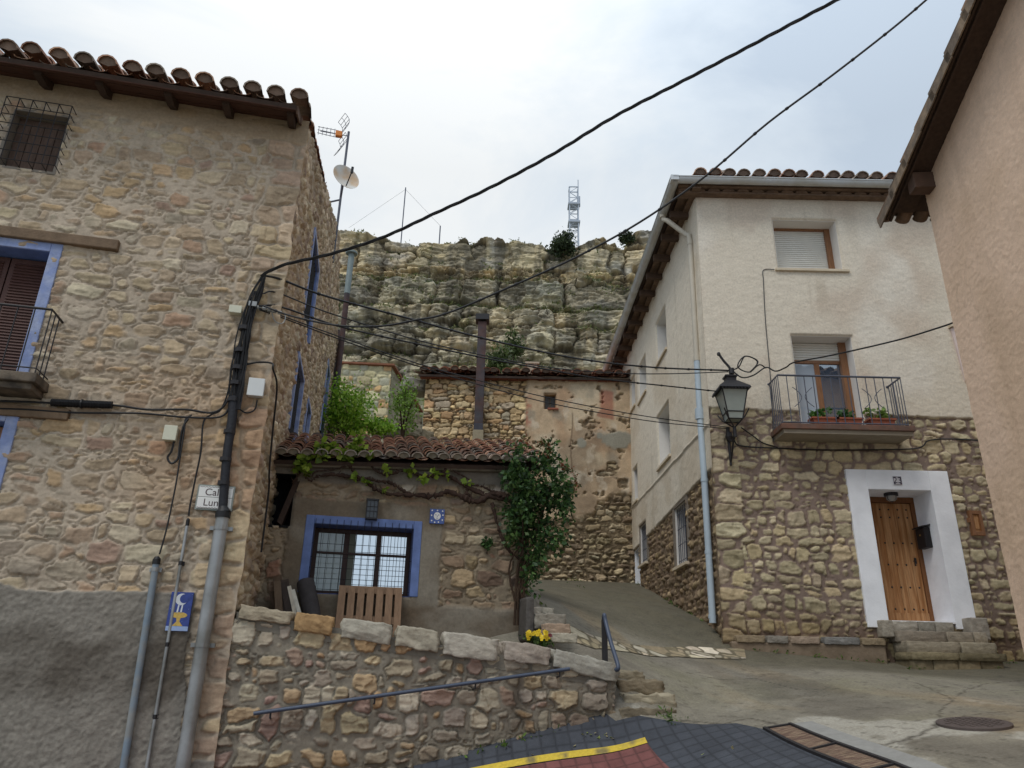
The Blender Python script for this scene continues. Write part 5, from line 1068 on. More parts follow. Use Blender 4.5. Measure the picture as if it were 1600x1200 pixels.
def gutter(p, q, out):
    p = np.array(p); q = np.array(q); out = np.array(out); d = q-p; n = 9
    ang = np.linspace(pi, 2*pi, n); a = [p+out*rg*cos(t)+Z*rg*sin(t) for t in ang]; i_ = [p+out*(rg-.008)*cos(t)+Z*(rg-.008)*sin(t) for t in ang]
    b.prism(a+i_[::-1], d) if False else None
    vs = a+i_; vs2 = [v+d for v in vs]; base = vs+vs2; m = 2*n; f = []
    for t in range(n-1): f += [(t, t+1, m+t+1, m+t), (n+t, m+n+t, m+n+t+1, n+t+1)]
    f += [(0, m, m+n, n), (n-1, 2*n-1, m+2*n-1, m+n-1)]
    b.add(base, f); b.tube([p+out*rg+Z*.0, q+out*rg], .014, 6); b.tube([p-out*rg+Z*.0, q-out*rg], .010, 6)
    L = np.linalg.norm(d)
gy, gx_ = 11.98, 3.10; gz = 9.0
gutter((gx_-.05, gy, gz), (9.6, gy, gz), (0, -1, 0)); gutter((gx_, gy-.05, gz-.01), (gx_-.12, 23.4, gz-.01), (-1, 0, 0))
b.box((gx_-.02, gy-.02, gz-.03), ((1, 0, 0), (0, 1, 0), Z), (.075, .075, .055)); b.build('gutter', M_gut, T, smooth=True)
b = MB(); dpu = .34
def lw(u, v, w=.09): return Lp.P(u, v, w)
P = [np.array([gx_-.02, 13.1, gz-.05]), np.array([gx_-.0, 13.1, gz-.20]), np.array([gx_+.04, 13.0, gz-.28]), lw(dpu+.12, 8.32, .16), lw(dpu+.02, 8.22, .10), lw(dpu, 8.0), lw(dpu, 5.45)]
b.tube(P[:2]+bez(P[2:5], 4)+P[5:], .052, 10); b.tube([P[0]+Z*.02, P[0]-Z*.1], .064, 10); b.tube([lw(dpu, 5.56), lw(dpu, 5.45)], .062, 10); b.tube([lw(dpu, 8.08), lw(dpu, 7.98)], .060, 10); b.build('downpipe', M_dp, T, smooth=True)
b = MB(); b.tube([lw(dpu, 5.45), lw(dpu, 4.42)], .056, 10); b.tube([lw(dpu, 4.5), lw(dpu+.01, 4.3)], .085, 10); b.tube([lw(dpu, 4.35), lw(dpu-.05, 3.2), lw(dpu-.06, .75)], .058, 10)
for v in (3.15, 1.9, .85): b.tube([lw(dpu-.05, v+.03), lw(dpu-.05, v-.03)], .066, 10)
b.build('lower_downpipe', M_dpb, T, smooth=True)
# front windows
def shutter(pl, u0, u1, v0, v1, w, parent):
    s = MB(); n = int((v1-v0)/.045)
    for k in range(n):
        v = v0+(v1-v0)*k/n; h = (v1-v0)/n; s.prism([pl.P(u0, v, w), pl.P(u0, v+h*.9, w), pl.P(u0, v+h*.75, w+.014), pl.P(u0, v+h*.2, w+.014)], pl.d*(u1-u0))
    s.pbox(pl, u0, u1, v0, v1, w-.012, w-.001); return s.build('roller_shutter', M_roll, parent)
M_rev = mat('white_reveal', (222, 218, 212), var=.05, scale=4, bump=.15)
recess(Fp, *wF1, .36, M_rev, T, name='window_reveal')
o = MB().pbox(Fp, wF1[0], wF1[0]+.05, wF1[2], wF1[3], -.36, -.28).pbox(Fp, wF1[1]-.11, wF1[1]-.0, wF1[2], wF1[3], -.36, -.27).pbox(Fp, wF1[0]+.05, wF1[1]-.11, wF1[3]-.05, wF1[3], -.36, -.28).build('window_frame', M_pine, T)
shutter(Fp, wF1[0]+.03, wF1[1]-.11, wF1[2]+.01, wF1[3]-.04, -.33, T)
MB().pbox(Fp, wF1[0]-.08, wF1[1]+.10, wF1[2]-.05, wF1[2]+.005, -.3, .09).build('window_sill', M_sill, T, bevel=.008)
recess(Fp, *wF2, .36, M_rev, T, name='balcony_reveal')
o = casement(Fp, wF2[0]+.0, wF2[1]-.02, wF2[2], 5.52, -.36, M_pine, M_glass, T, cols=2, rows=1, fw=.08, name='balcony_door', panes=[glass_mat('net_curtain_glass', (176, 188, 200), .18), glass_mat('blue_sky_glass', (70, 84, 104), .35)])
MB().pbox(Fp, wF2[1]-.13, wF2[1]-.0, wF2[2], wF2[3], -.33, -.24).build('door_jamb', M_pine, T)
shutter(Fp, wF2[0]+.02, wF2[1]-.13, 5.50, wF2[3]-.01, -.31, T)
b = MB(); b.pbox(Fp, 1.05, 3.32, 3.87, 3.965, -.05, .56); b.build('balcony_slab', mat('terracotta_edge', (116, 84, 70), var=.25, scale=7, bump=.2, stain=((104, 84, 74), 6)), T, bevel=.01)
b = MB(); b.pbox(Fp, 1.09, 3.28, 3.80, 3.87, -.05, .52); b.build('slab_underside', mat('slab_concrete', (150, 140, 124), var=.15, bump=.2), T)
r = MB(); l0, l1, lw_, lt, lb = 1.10, 3.24, .50, 4.86, 4.00
r.tube([Fp.P(l0, lt, 0), Fp.P(l0, lt, lw_), Fp.P(l1, lt, lw_), Fp.P(l1, lt, 0)], .018, 6); r.tube([Fp.P(l0, lb, 0), Fp.P(l0, lb, lw_), Fp.P(l1, lb, lw_), Fp.P(l1, lb, 0)], .012, 6)
for k in range(15):
    u = l0+(l1-l0)*k/14; r.tube([Fp.P(u, lb-.03, lw_), Fp.P(u, lt, lw_)], .0085, 5)
for uu in (l0, l1):
    for k in range(1, 6): r.tube([Fp.P(uu, lb, lw_*k/6), Fp.P(uu, lt, lw_*k/6)], .008, 5)
for uc in (l0+.153*2.5+.02, l0+.153*10.5):
    for sg in (-1, 1): r.tube([Fp.P(uc+sg*(.17-.14*sin(t)), lerp(lb+.28, lt-.22, t/pi), lw_+.005) for t in np.linspace(0, pi, 9)], .007, 5)
for uu in (l0, l1): r.lathe(Fp.P(uu, lt, .0), [(.04, 0), (.04, .03), (.02, .045)], 10, Fp.n)
r.build('balcony_railing', M_irong, T)
# door, surround, steps
band(Fp, dF[0], dF[1], .72, dF[3], .34, M_wpaint, T, w0=-.02, w1=.055, name='door_surround')
recess(Fp, *dF, .62, M_wpaint, T, name='door_reveal', w1=.054)
D0 = MB(); du0, du1, dv0, dv1 = dF[0]+.04, dF[1]-.03, .86, 2.90
fr = MB(); fr.pbox(Fp, dF[0], dF[0]+.06, dv0, dF[3], -.62, -.54); fr.pbox(Fp, dF[1]-.07, dF[1], dv0, dF[3], -.62, -.54); fr.pbox(Fp, dF[0]+.06, dF[1]-.07, 2.88, dF[3], -.62, -.53); fr.build('door_frame', mat('brown_door_frame', (120, 80, 50), var=.2, scale=9, stretch=(3, 3, .5), bump=.1), T)
dl = MB(); x0, x1 = dF[0]+.065, dF[1]-.075
for k in range(7):
    a = x0+(x1-x0)*k/7; c = x0+(x1-x0)*(k+1)/7-.004; dl.pbox(Fp, a, c, dv0+.12, 2.87, -.60, -.563)
dl.pbox(Fp, x0, x1, dv0, dv0+.14, -.60, -.545)
dl = dl.build('door', M_door, T)
st = MB()
for v in (1.06, 1.42, 1.80, 2.17, 2.62, 2.76):
    for k in range(6): st.lathe(Fp.P(x0+.08+(x1-x0-.16)*k/5, v-.0, -.564), [(.018, 0), (.013, .010), (.004, .014)], 7, Fp.n)
st.build('iron_studs', M_iron, dl)
MB().pbox(Fp, x1-.09, x1-.06, 1.82, 1.92, -.563, -.54).tube([Fp.P(x1-.075, 1.87, -.54), Fp.P(x1-.13, 1.86, -.52)], .008, 6).build('door_lock', M_iron, dl)
blocks = [('front', 2.50, 3.70, .62, .80, .02, [.5, .78]), ]
M_gc = (150, 142, 128)
def step_row(u0, u1, v0, v1, w1, cuts, sd, colr=(150, 140, 124)):
    ee = [u0]+[u0+(u1-u0)*q for q in cuts]+[u1]
    for i in range(len(ee)-1): disp_rock('step_block', Fp.P((ee[i]+ee[i+1])/2, (v0+v1)/2, w1-.30), ((ee[i+1]-ee[i])/2*1.0-.004, .30, (v1-v0)/2*1.04), (Fp.d, Fp.n, Z), M_rock, T, seed=sd+i, amp=.07, col=tuple(int(q*(1+.08*((i*7+sd) % 3-1))) for q in colr))
step_row(2.62, 3.62, .66, .82, .10, [.42, .70], 101, (154, 148, 136)); step_row(2.58, 4.00, .50, .665, .30, [.55, .85], 111, (150, 140, 124)); step_row(2.62, 4.00, .345, .505, .48, [.60], 121, (148, 138, 120)); step_row(2.60, 4.04, .24, .345, .62, [.5], 131, (126, 116, 92)); step_row(2.62, 3.98, .03, .24, .58, [.22, .5, .75], 141, (134, 122, 98))
disp_rock('step_block', Fp.P(3.92, .72, .12), (.14, .16, .17), (Fp.d, Fp.n, Z), M_rock, T, seed=151, amp=.05, col=(160, 152, 140)); disp_rock('step_block', Fp.P(2.50, .70, .06), (.09, .14, .13), (Fp.d, Fp.n, Z), M_rock, T, seed=152, amp=.05, col=(158, 150, 136))
# plinth
b = MB(); b.pbox(Fp, .02, 2.46, -.2, .46, -.05, .13); pl_ = b.build('plinth', mat('plinth_render', (132, 116, 98), var=.2, scale=5, bump=.5, bscale=25, stain=((112, 98, 80), 3)), T, bevel=.03)
for i, (a, c, cc) in enumerate(((.10, .55, (150, 134, 110)), (.58, .92, (142, 136, 126)), (.96, 1.42, (164, 146, 128)), (1.48, 2.05, (130, 128, 124)), (2.08, 2.46, (148, 132, 108)))):
    disp_rock('plinth_stone', Fp.P((a+c)/2, .50, .03), ((c-a)/2, .13, .055), (Fp.d, Fp.n, Z), M_rock, T, seed=160+i, amp=.10, col=cc)
# wooden hatch, panel
T2 = thing('meter_hatch', Fp.P(4.33, 2.22, .05), 'small wooden meter hatch set in the stone wall beside the white door frame', 'hatch')
b = MB(); b.pbox(Fp, 4.24, 4.29, 2.22, 2.64, .0, .075); b.pbox(Fp, 4.40, 4.45, 2.22, 2.64, .0, .075); b.pbox(Fp, 4.29, 4.40, 2.58, 2.64, .0, .075); b.pbox(Fp, 4.29, 4.40, 2.22, 2.29, .0, .075); b.build('frame', M_pine, T2, bevel=.004); MB().pbox(Fp, 4.29, 4.40, 2.29, 2.58, .0, .05).pbox(Fp, 4.315, 4.375, 2.33, 2.54, .05, .062).build('panel', M_door, T2)
MB().pbox(Fp, 4.21, 4.24, 2.44, 2.52, .02, .07).build('hinge', M_pine, T2)
b = MB(); b.prism([Fp.P(4.60, 6.05, .04), Fp.P(5.4, 6.35, .04), Fp.P(5.4, 5.0, .04), Fp.P(4.66, 5.0, .04)], Fp.n*.035); b.build('plaster_panel', mat('pinkish_plaster', (216, 198, 190), var=.06, bump=.2), T)
b = MB(); b.prism([Fp.P(4.57, 6.06, .04), Fp.P(5.4, 6.37, .04), Fp.P(5.4, 6.42, .04), Fp.P(4.57, 6.11, .04)], Fp.n*.08); b.build('panel_ledge', M_sill, T)
# side windows
for i, o_ in enumerate(wL):
    if i == 7:
        recess(Lp, *o_, .25, M_wpaint, T, name='side_door_reveal'); MB().pbox(Lp, o_[0]+.02, o_[1]-.02, o_[2], o_[3]-.02, -.22, -.17).build('side_door', mat('grey_door', (92, 90, 94), bump=.1), T); continue
    recess(Lp, *o_, .28, M_rev, T, name='side_window_reveal')
    if i in (0, 1, 2, 3): shutter(Lp, o_[0]+.03, o_[1]-.03, o_[2]+.01, o_[3]-.02, -.24, T)
    else: casement(Lp, o_[0]+.01, o_[1]-.01, o_[2]+.01, o_[3]-.01, -.24, MATS['dark_brown_frame'], M_glass, T, cols=2, fw=.05, name='side_window')
    MB().pbox(Lp, o_[0]-.06, o_[1]+.06, o_[2]-.06, o_[2], -.2, .09).build('window_sill', M_sill, T, bevel=.006)
    if i in (5, 6):
        band(Lp, o_[0], o_[1], o_[2], o_[3], .14, mat('grey_band', (128, 118, 106), bump=.3), T, w0=-.02, w1=.03, name='render_surround')
        g = MB()
        for k in range(7): uu = o_[0]+.05+(o_[1]-o_[0]-.1)*k/6; g.tube([Lp.P(uu, o_[2], -.04), Lp.P(uu, o_[3], -.04)], .009, 5)
        for v in np.linspace(o_[2]+.12, o_[3]-.12, 4): g.tube([Lp.P(o_[0], v, -.04), Lp.P(o_[1], v, -.04)], .008, 5)
        g.build('window_grille', M_irong, T)
# door furniture as things
T2 = thing('number_tile', Fp.P(3.22, 3.05, .055), 'small glazed house number tile reading 23 above the door', 'house number')
u_, v_ = Fp.hit(1402, 751, .06); MB().pbox(Fp, u_-.075, u_+.075, v_-.075, v_+.075, .05, .068).build('tile', mat('number_tile_glaze', (206, 204, 208), rough=.3, var=.06, bump=0), T2)
text('lettering', '23', Fp, u_, v_+.002, .0685, .15, mat('number_ink', (62, 54, 70), bump=0), T2, ext=.0012)
b = MB()
for a in (-.068, .06):
    b.pbox(Fp, u_+a, u_+a+.008, v_-.068, v_+.068, .068, .0692); b.pbox(Fp, u_-.06, u_+.06, v_+a, v_+a+.008, .068, .0692)
for a, c in ((-.05, .05), (.05, .05), (-.05, -.05), (.05, -.05)): b.prism([Fp.P(u_+a+.012*cos(t), v_+c+.012*sin(t), .068) for t in np.linspace(0, 2*pi, 7)[:-1]], Fp.n*.001)
b.build('scroll_border', MATS['number_ink'], T2)
lp = Fp.P(3.12, 2.975, -.22); T2 = thing('porch_lamp', lp, 'round dark porch lamp under the white door lintel', 'lamp')
MB().lathe(lp, [(.115, 0), (.115, -.05), (.10, -.055)], 16).build('base', M_iron, T2, smooth=True); MB().lathe(lp-Z*.055, [(.09, 0), (.085, -.05), (.05, -.085), (.01, -.09)], 14).build('glass', mat('lamp_glass', (150, 146, 140), rough=.2, bump=0, spec=.5), T2, smooth=True)
b = MB()
for k in range(4): t = k*pi/2+.4; b.tube([lp+np.array([.1*cos(t), .1*sin(t), -.05]), lp+np.array([.092*cos(t), .092*sin(t), -.11]), lp+np.array([0, 0, -.155])], .006, 4)
b.build('guard', M_iron, T2)
mbp = np.array([Fp.P(dF[1], 0, 0)[0]-.001, 12.72, 2.22]); T2 = thing('mailbox', mbp, 'black metal mailbox on the white reveal beside the wooden door', 'mailbox')
b = MB(); b.box(mbp+np.array([-.06, 0, .0]), ((1, 0, 0), (0, 1, 0), Z), (.058, .13, .17)); b.build('box', mat('black_mailbox', (32, 30, 32), rough=.5, bump=.05), T2, bevel=.006)
b = MB(); b.prism([mbp+np.array([-.15, -.16, .17]), mbp+np.array([.0, -.16, .20]), mbp+np.array([.0, -.16, .225]), mbp+np.array([-.155, -.16, .19])], (0, .32, 0)); b.build('roof_lid', M_iron, T2)
MB().lathe(mbp+np.array([-.12, 0, .05]), [(.016, 0), (.014, .006)], 8, (-1, 0, 0)).build('lock', mat('brass', (170, 140, 80), metal=.7, rough=.4, bump=0), T2)
# corner street lantern
lc = Fp.P(.29, 4.0, .42); T2 = thing('street_lantern', Fp.P(.29, 3.35, .02), 'old black street lantern on iron bracket at the house corner', 'street lamp')
def frus(mb, z0, s0, z1, s1): 
    vs = [lc+np.array([sx*s, sy*s, z]) for z, s in ((z0, s0), (z1, s1)) for sx, sy in ((-1, -1), (1, -1), (1, 1), (-1, 1))]
    mb.add(vs, [(0, 3, 2, 1), (4, 5, 6, 7), (0, 1, 5, 4), (1, 2, 6, 5), (2, 3, 7, 6), (3, 0, 4, 7)]); return mb
b = MB(); frus(b, .56, .27, .60, .255); frus(b, .60, .25, .74, .10); frus(b, .74, .085, .82, .085); frus(b, .82, .105, .845, .105); frus(b, .845, .06, .875, .03)
for k in range(9):
    for sgx, sgy, ex_ in ((0, -1, np.array([1.0, 0, 0])), (-1, 0, np.array([0, 1.0, 0]))): b.lathe(lc+np.array([sgx*.262, sgy*.262, .548])+ex_*(-.22+.055*k), [(.018, 0), (.014, -.02), (.004, -.03)], 6)
b.build('hood', M_iron, T2); b = MB(); frus(b, .04, .115, .55, .215); b.build('glass', mat('lantern_glass', (150, 158, 152), rough=.25, var=.08, bump=0, spec=.5), T2)
b = MB()
for sx, sy in ((-1, -1), (1, -1), (1, 1), (-1, 1)): b.tube([lc+np.array([sx*.117, sy*.117, .03]), lc+np.array([sx*.218, sy*.218, .56])], .011, 4)
for z, s in ((.035, .12), (.16, .142), (.545, .22)): b.tube([lc+np.array([sx*s, sy*s, z]) for sx, sy in ((-1, -1), (1, -1), (1, 1), (-1, 1), (-1, -1))], .011, 4)
for sx, sy in ((-1, -1), (1, -1), (1, 1), (-1, 1)): b.tube([lc+np.array([sx*.21, sy*.21, .19]), lc+np.array([sx*.15, sy*.15, .07]), lc+np.array([0, 0, -.10])], .012, 5)
b.build('cage', M_iron, T2)
b = MB(); b.tube([lc+np.array([0, 0, -.08]), lc+np.array([0, 0, -.26])], .03, 8); b.tube(bez([lc-Z*.22, lc+np.array([0, .15, -.28]), lc+np.array([0, .38, -.2])], 5), .022, 6); b.tube(bez([lc+np.array([0, .1, -.26]), lc+np.array([0, .28, -.5]), lc+np.array([0, .39, -.62])], 5), .016, 6)
b.tube([lc+np.array([0, .38, .02]), lc+np.array([0, .38, -.66])], [.035, .02], 8); b.lathe(lc+np.array([0, .34, -.22]), [(.05, 0), (.07, .06), (.05, .14)], 8); b.build('bracket', M_iron, T2)
hk = at(1143, 580, 12.0); T2 = thing('cable_bracket', hk, 'thin iron cable hook above the street lantern', 'bracket')
MB().tube(bez([at(1123, 553, 12.0), at(1130, 563, 12.0), hk, at(1140, 598, 12.05)], 5), .022, 6).lathe(at(1123, 553, 12), [(.03, -.03), (.035, 0), (.02, .03)], 8).lathe(hk, [(.05, -.05), (.05, .05)], 8).build('hook', M_iron, T2)
# flower pots on the balcony
pots = [(1.86, .12, (88, 128, 62)), (2.28, .10, (70, 104, 60)), (2.84, .15, (120, 150, 72))]
plab = ['terracotta trough with leafy green plants, nearest the house corner on the balcony', 'terracotta trough with darker green plants at the middle of the balcony', 'terracotta trough with yellow green plant at the far end of the balcony']
rngp = np.random.default_rng(31)
for i, (u, hgt, cc) in enumerate(pots):
    p = Fp.P(u, 3.965, .36); T2 = thing('flower_pot', p, plab[i], 'plant pot', 'flower pots on the balcony')
    b = MB(); vs = [p+np.array([sx*s, sy*.09*s/.22, z]) for z, s in ((0, .18), (.15, .22)) for sx, sy in ((-1, -1), (1, -1), (1, 1), (-1, 1))]; b.add(vs, [(0, 3, 2, 1), (4, 5, 6, 7), (0, 1, 5, 4), (1, 2, 6, 5), (2, 3, 7, 6), (3, 0, 4, 7)]); b.box(p+Z*.145, ((1, 0, 0), (0, 1, 0), Z), (.235, .105, .014)); b.build('pot', mat('terracotta', (158, 92, 70), var=.15, bump=.1), T2)
    pts = clump(p+Z*(.16+hgt*.7), (.20, .12, hgt*1.0), 110, rngp, k=6); pts[:, 2] = np.maximum(pts[:, 2], p[2]+.13); leaves('plant', pts, .075, M_leaf, T2, [cc, tuple(int(q*.8) for q in cc), tuple(int(min(255, q*1.2)) for q in cc)], 33+i, aspect=.8)
# wires on the white house
def fpx(x, y, w=.05): return Fp.pt(x, y, w)
cable('wall_wire', [fpx(1210, 421, .06), fpx(1193, 422), fpx(1193, 440), fpx(1196, 500), fpx(1203, 580), fpx(1207, 640), fpx(1208, 690)], .008, 'thin wire from the shuttered upper window down to the balcony slab', m=M_cableg)
cable('wall_wire', [fpx(1146, 672, .12), fpx(1148, 690, .08), fpx(1160, 697), fpx(1208, 700), fpx(1290, 703), fpx(1410, 702), fpx(1440, 698), fpx(1452, 688), fpx(1490, 686), fpx(1560, 690)], .012, 'black cable running along the stone wall under the balcony slab')
cable('wall_wire', [fpx(1158, 668, .1), fpx(1175, 680, .06), fpx(1192, 692), fpx(1215, 699)], .012, 'short black cable from the lantern bracket to the balcony slab')
cable('cable_coil', [at(1145, 578, 12)] + [at(1168+14*cos(t)+rr_, 569+13*sin(t), 11.95-.02*i) for i, (t, rr_) in enumerate([(pi*.9, 0), (pi*1.4, 1), (pi*1.9, 2), (pi*2.4, -1), (pi*2.9, -2), (pi*3.4, 0), (pi*3.9, 3), (pi*4.4, 0)])]+[at(1186, 570, 12), at(1197, 575, 12.1)], .012, 'loose coil of black cable beside the lantern hook')
cable('street_cable', [at(1145, 580, 12), at(1160, 590, 12), at(1178, 586, 12), at(1197, 574, 12), at(1212, 580, 11.9), at(1228, 574, 11.7), at(1242, 566, 11.5), at(1300, 555, 10.9), at(1400, 532, 10.0), at(1470, 511, 9.4), at(1492, 503, 9.05)], .013, 'black cable from the lantern hook to the peach wall')

# ================================================================== peach house
def fnP(u, v):
    f1 = fbm(u*18, v*18, 95, 4)+.5*fbm(u*5, v*16, 194, 3); f2 = fbm(u*42, v*42, 96, 3); n = fbm(u*.8, v*.6, 97, 4)
    c = lerp(lin((228, 198, 172)), lin((218, 188, 160)), sstep(-.2, .5, n)[..., None])*(1+.06*f1+.06*f2+.06*fbm(u*3, v*3, 98, 4))[..., None]; sk = sstep(.15, .55, fbm(u*3.5, v*.22, 198, 4))*.14; c = lerp(c, lin((166, 138, 114)), sk[..., None]); hc_ = np.exp(-((fbm(u*.7+.3*fbm(u*2, v*2, 196, 3), v*.35, 197, 4))/.006)**2)*sstep(.0, .3, fbm(u*.5, v*.5, 195, 3)); c = lerp(c, lin((130, 104, 84)), (hc_*.2)[..., None])
    return .004*f1+.004*f2, c
T = thing('peach_house', Pp.P(-2, -.5), 'peach rough plastered house with dark wooden verge and tiled roof', 'house')
wall_grid('side_wall', Pp, axis(-3.2, 0, .016), axis(-.9, 8.2, .016), fnP, mat('peach_plaster', attr=True, var=.10, scale=60, bump=.45, bscale=95, rough=.95, spec=.1), T, keep=lambda u, v: v < 6.81-.34*u+.03)
b = MB(); b.prism([Pp.P(-3.2, -1.5, 0), Pp.P(-9.5, -1.5, 0), Pp.P(-9.5, 6.8+.34*9.5, 0), Pp.P(-3.2, 6.8+.34*3.2, 0)], -Pp.n*.2); b.prism([Pp.P(0, -1, -.01), Pp.P(0, -1, -6), Pp.P(0, 6.75, -6), Pp.P(0, 6.75, -.01)], -Pp.d*.1); b.build('end_wall', mat('plain_peach', (225, 191, 159), var=.1, bump=.3), T)
sP = np.array([0, 0, .322])-Pp.d*.947; sP /= np.linalg.norm(sP); ov = .36; eP = Pp.P(.66, 6.56, ov)
nP = np.cross(sP, -Pp.n); nP = nP if nP[2] > 0 else -nP; nP /= np.linalg.norm(nP)
b = MB(); q = lambda w_, s, h: eP-Pp.n*w_+sP*s+nP*h
b.prism([q(0.03, 0.22, 0), q(4, 0.22, 0), q(4, 9.5, 0), q(.03, 9.5, 0)], -nP*.05); b.build('roof_deck', M_eave, T)
tiles('roof_tiles', eP-Pp.n*.06+nP*-.005, -Pp.n, sP, 3.9, 9.3, M_tile, T, [(122, 104, 90), (132, 110, 94), (108, 96, 86), (142, 118, 100)], 61, pitch=.27, row=.52, r=.11, chin=-.03, chd=.85, plug=None)
b = MB()
for k in range(18):
    s0 = .52*k-.03; 
    b.prism([q(-.045, s0, .02), q(.05, s0, .05), q(.05, s0+.62, .005), q(-.045, s0+.62, -.02)], nP*.05); b.prism([q(-.05, s0, -.12+.0), q(-.03, s0, -.12), q(-.03, s0+.62, -.14), q(-.05, s0+.62, -.14)], nP*.16)
b.build('verge_tiles', mat('grey_verge_tile', (112, 98, 84), var=.35, scale=7, bump=.4, stain=((138, 118, 96), 4)), T)
b = MB()
for k in range(2): b.prism([q(-.0+.05*k, .1, -.05-.035*k), q(.03+.05*k, .1, -.05-.035*k), q(.03+.05*k, 9.5, -.05-.035*k), q(.0+.05*k, 9.5, -.05-.035*k)], -nP*.05)
b.prism([q(.02, .22, -.05), q(ov+.02, .22, -.05), q(ov+.02, 9.5, -.05), q(.02, 9.5, -.05)], -nP*.03); b.build('verge_boards', mat('dark_verge_boards', (70, 54, 44), var=.3, scale=6, stretch=(3, 3, 1), bump=.3), T)
b = MB(); b.pbox(Pp, -.30, -.10, 6.50, 6.76, -.3, .28); b.build('purlin_end', mat('purlin_wood', (88, 68, 56), var=.3, scale=6, bump=.3), T, bevel=.01)


# ================================================================== overhead cables between the houses
def run(pix, Y0, Y1):
    xs = [p[0] for p in pix]; return [at(x, y, lerp(Y0, Y1, (x-xs[0])/(xs[-1]-xs[0]))) for x, y in pix]
GRP = 'overhead cables across the street'
cable('overhead_cable', run([(408, 432), (420, 424), (450, 412), (520, 396), (600, 370), (680, 333), (760, 296), (860, 243), (960, 182), (1060, 130), (1160, 78), (1250, 30), (1330, -12), (1420, -60)], 7.6, 5.2), .0135, 'thickest twisted black cable rising over the street from the stone house corner', GRP, twist=9)
cable('overhead_cable', run([(412, 478), (450, 492), (500, 504), (545, 510), (600, 509), (650, 500), (700, 489), (800, 447), (900, 402), (1000, 347), (1100, 277), (1200, 192), (1300, 118), (1400, 40), (1470, -20)], 7.65, 5.6), .0115, 'smooth black cable with small clips, sagging low near the downpipe then rising', GRP, clips=.42, n=7)
lam = (1138, 578)
cable('overhead_cable', run([(415, 431), (440, 437), (510, 463), (640, 498), (760, 530), (900, 560), (1020, 574), (1138, 579)], 7.65, 12.0), .015, 'uppermost black cable from the stone house to the lantern hook', GRP, clips=.5)
cable('overhead_cable', run([(410, 459), (432, 457), (500, 484), (580, 510), (690, 541), (850, 573), (965, 583), (1050, 584), (1138, 581)], 7.65, 12.0), .009, 'thin smooth cable ending at the lantern hook below the uppermost cable', GRP)
cable('overhead_cable', run([(405, 478), (440, 480), (530, 510), (640, 535), (760, 560), (847, 576), (940, 592), (1040, 603), (1125, 612)], 7.65, 12.0), .012, 'black cable ending at the hood of the street lantern', GRP, clips=.5)
cable('overhead_cable', run([(405, 482), (450, 497), (530, 526), (640, 564), (727, 589), (850, 620), (960, 642), (1040, 655), (1140, 668)], 7.65, 12.0), .008, 'upper one of the pair of thin cables ending at the lantern bracket', GRP)
cable('overhead_cable', run([(405, 484), (450, 500), (530, 530), (640, 568), (727, 595), (850, 628), (960, 649), (1040, 661), (1140, 670)], 7.65, 12.0), .008, 'lower one of the pair of thin cables ending at the lantern bracket', GRP)
b = MB()
for k in range(5): b.tube([ap(402+8*k, 480+k*2, .08), ap(408+8*k, 481+k*2, .08)], .022, 6)
b.tube(bez([ap(424, 486, .08), ap(430, 502, .08), ap(442, 505, .08), ap(446, 494, .08), ap(438, 486, .08)], 5), .006, 4); b.pbox(A, -.34, -.25, 3.84, 3.90, 0, .10)
tag(b.build('cable_clamp', M_galv, None), 'small grey clamp holding the lower cables at the stone house corner', 'clamp')

# ================================================================== hillside, cliff
def hz(X, Y):
    k = sstep(21, 55, Y); base = np.interp(Y, [12.2, 17, 20, 23, 26, 30, 40, 50, 55, 60, 90], [3.0, 4.7, 5.7, 6.7, 7.5, 9.6, 13.9, 18.4, 21.0, 24, 30])
    r = fbm(X*.5, Y*.5, 201, 5); return base+r*np.interp(Y, [12, 20, 30, 60], [.25, .4, .9, 1.0])
def hcol(X, Y):
    n = fbm(X*.6, Y*.6, 202, 5); c = lerp(lin((132, 124, 104)), lin((104, 108, 78)), sstep(-.1, .3, n)[..., None]); return c*(1+.25*fbm(X*4, Y*4, 203, 4))[..., None]
def grid_mesh(name, X, Y, Zz, m, C, parent=None):
    nu, nv = X.shape; idx = np.arange(nu*nv).reshape(nu, nv); Fq = np.stack([idx[:-1, :-1], idx[1:, :-1], idx[1:, 1:], idx[:-1, 1:]], -1).reshape(-1, 4)
    return np_mesh(name, np.stack([X, Y, Zz], -1).reshape(-1, 3), Fq, m, parent, C.reshape(-1, 3))
X, Y = np.meshgrid(np.linspace(-8, -2.4, 60), np.linspace(12.4, 24.2, 110), indexing='ij')
def terr(v, h, s): r = v/h; f = np.floor(r); return (f+sstep(1-s, 1.0, r-f))*h
grid_mesh('terraced_bank', X, Y, hz(X, Y), M_rock, hcol(X, Y))['kind'] = 'structure'
X, Y = np.meshgrid(np.linspace(-45, 45, 320), np.linspace(24, 57, 150), indexing='ij')
grid_mesh('hillside', X, Y, hz(X, Y), M_rock, hcol(X, Y))['kind'] = 'structure'
X, Y = np.meshgrid(np.linspace(-80, 80, 40), np.linspace(56, 120, 20), indexing='ij')
grid_mesh('plateau', X, Y, 33.6+0*X+.5*fbm(X*.1, Y*.1, 5, 3)+.04*(Y-56)*0, M_rock, hcol(X, Y))['kind'] = 'structure'
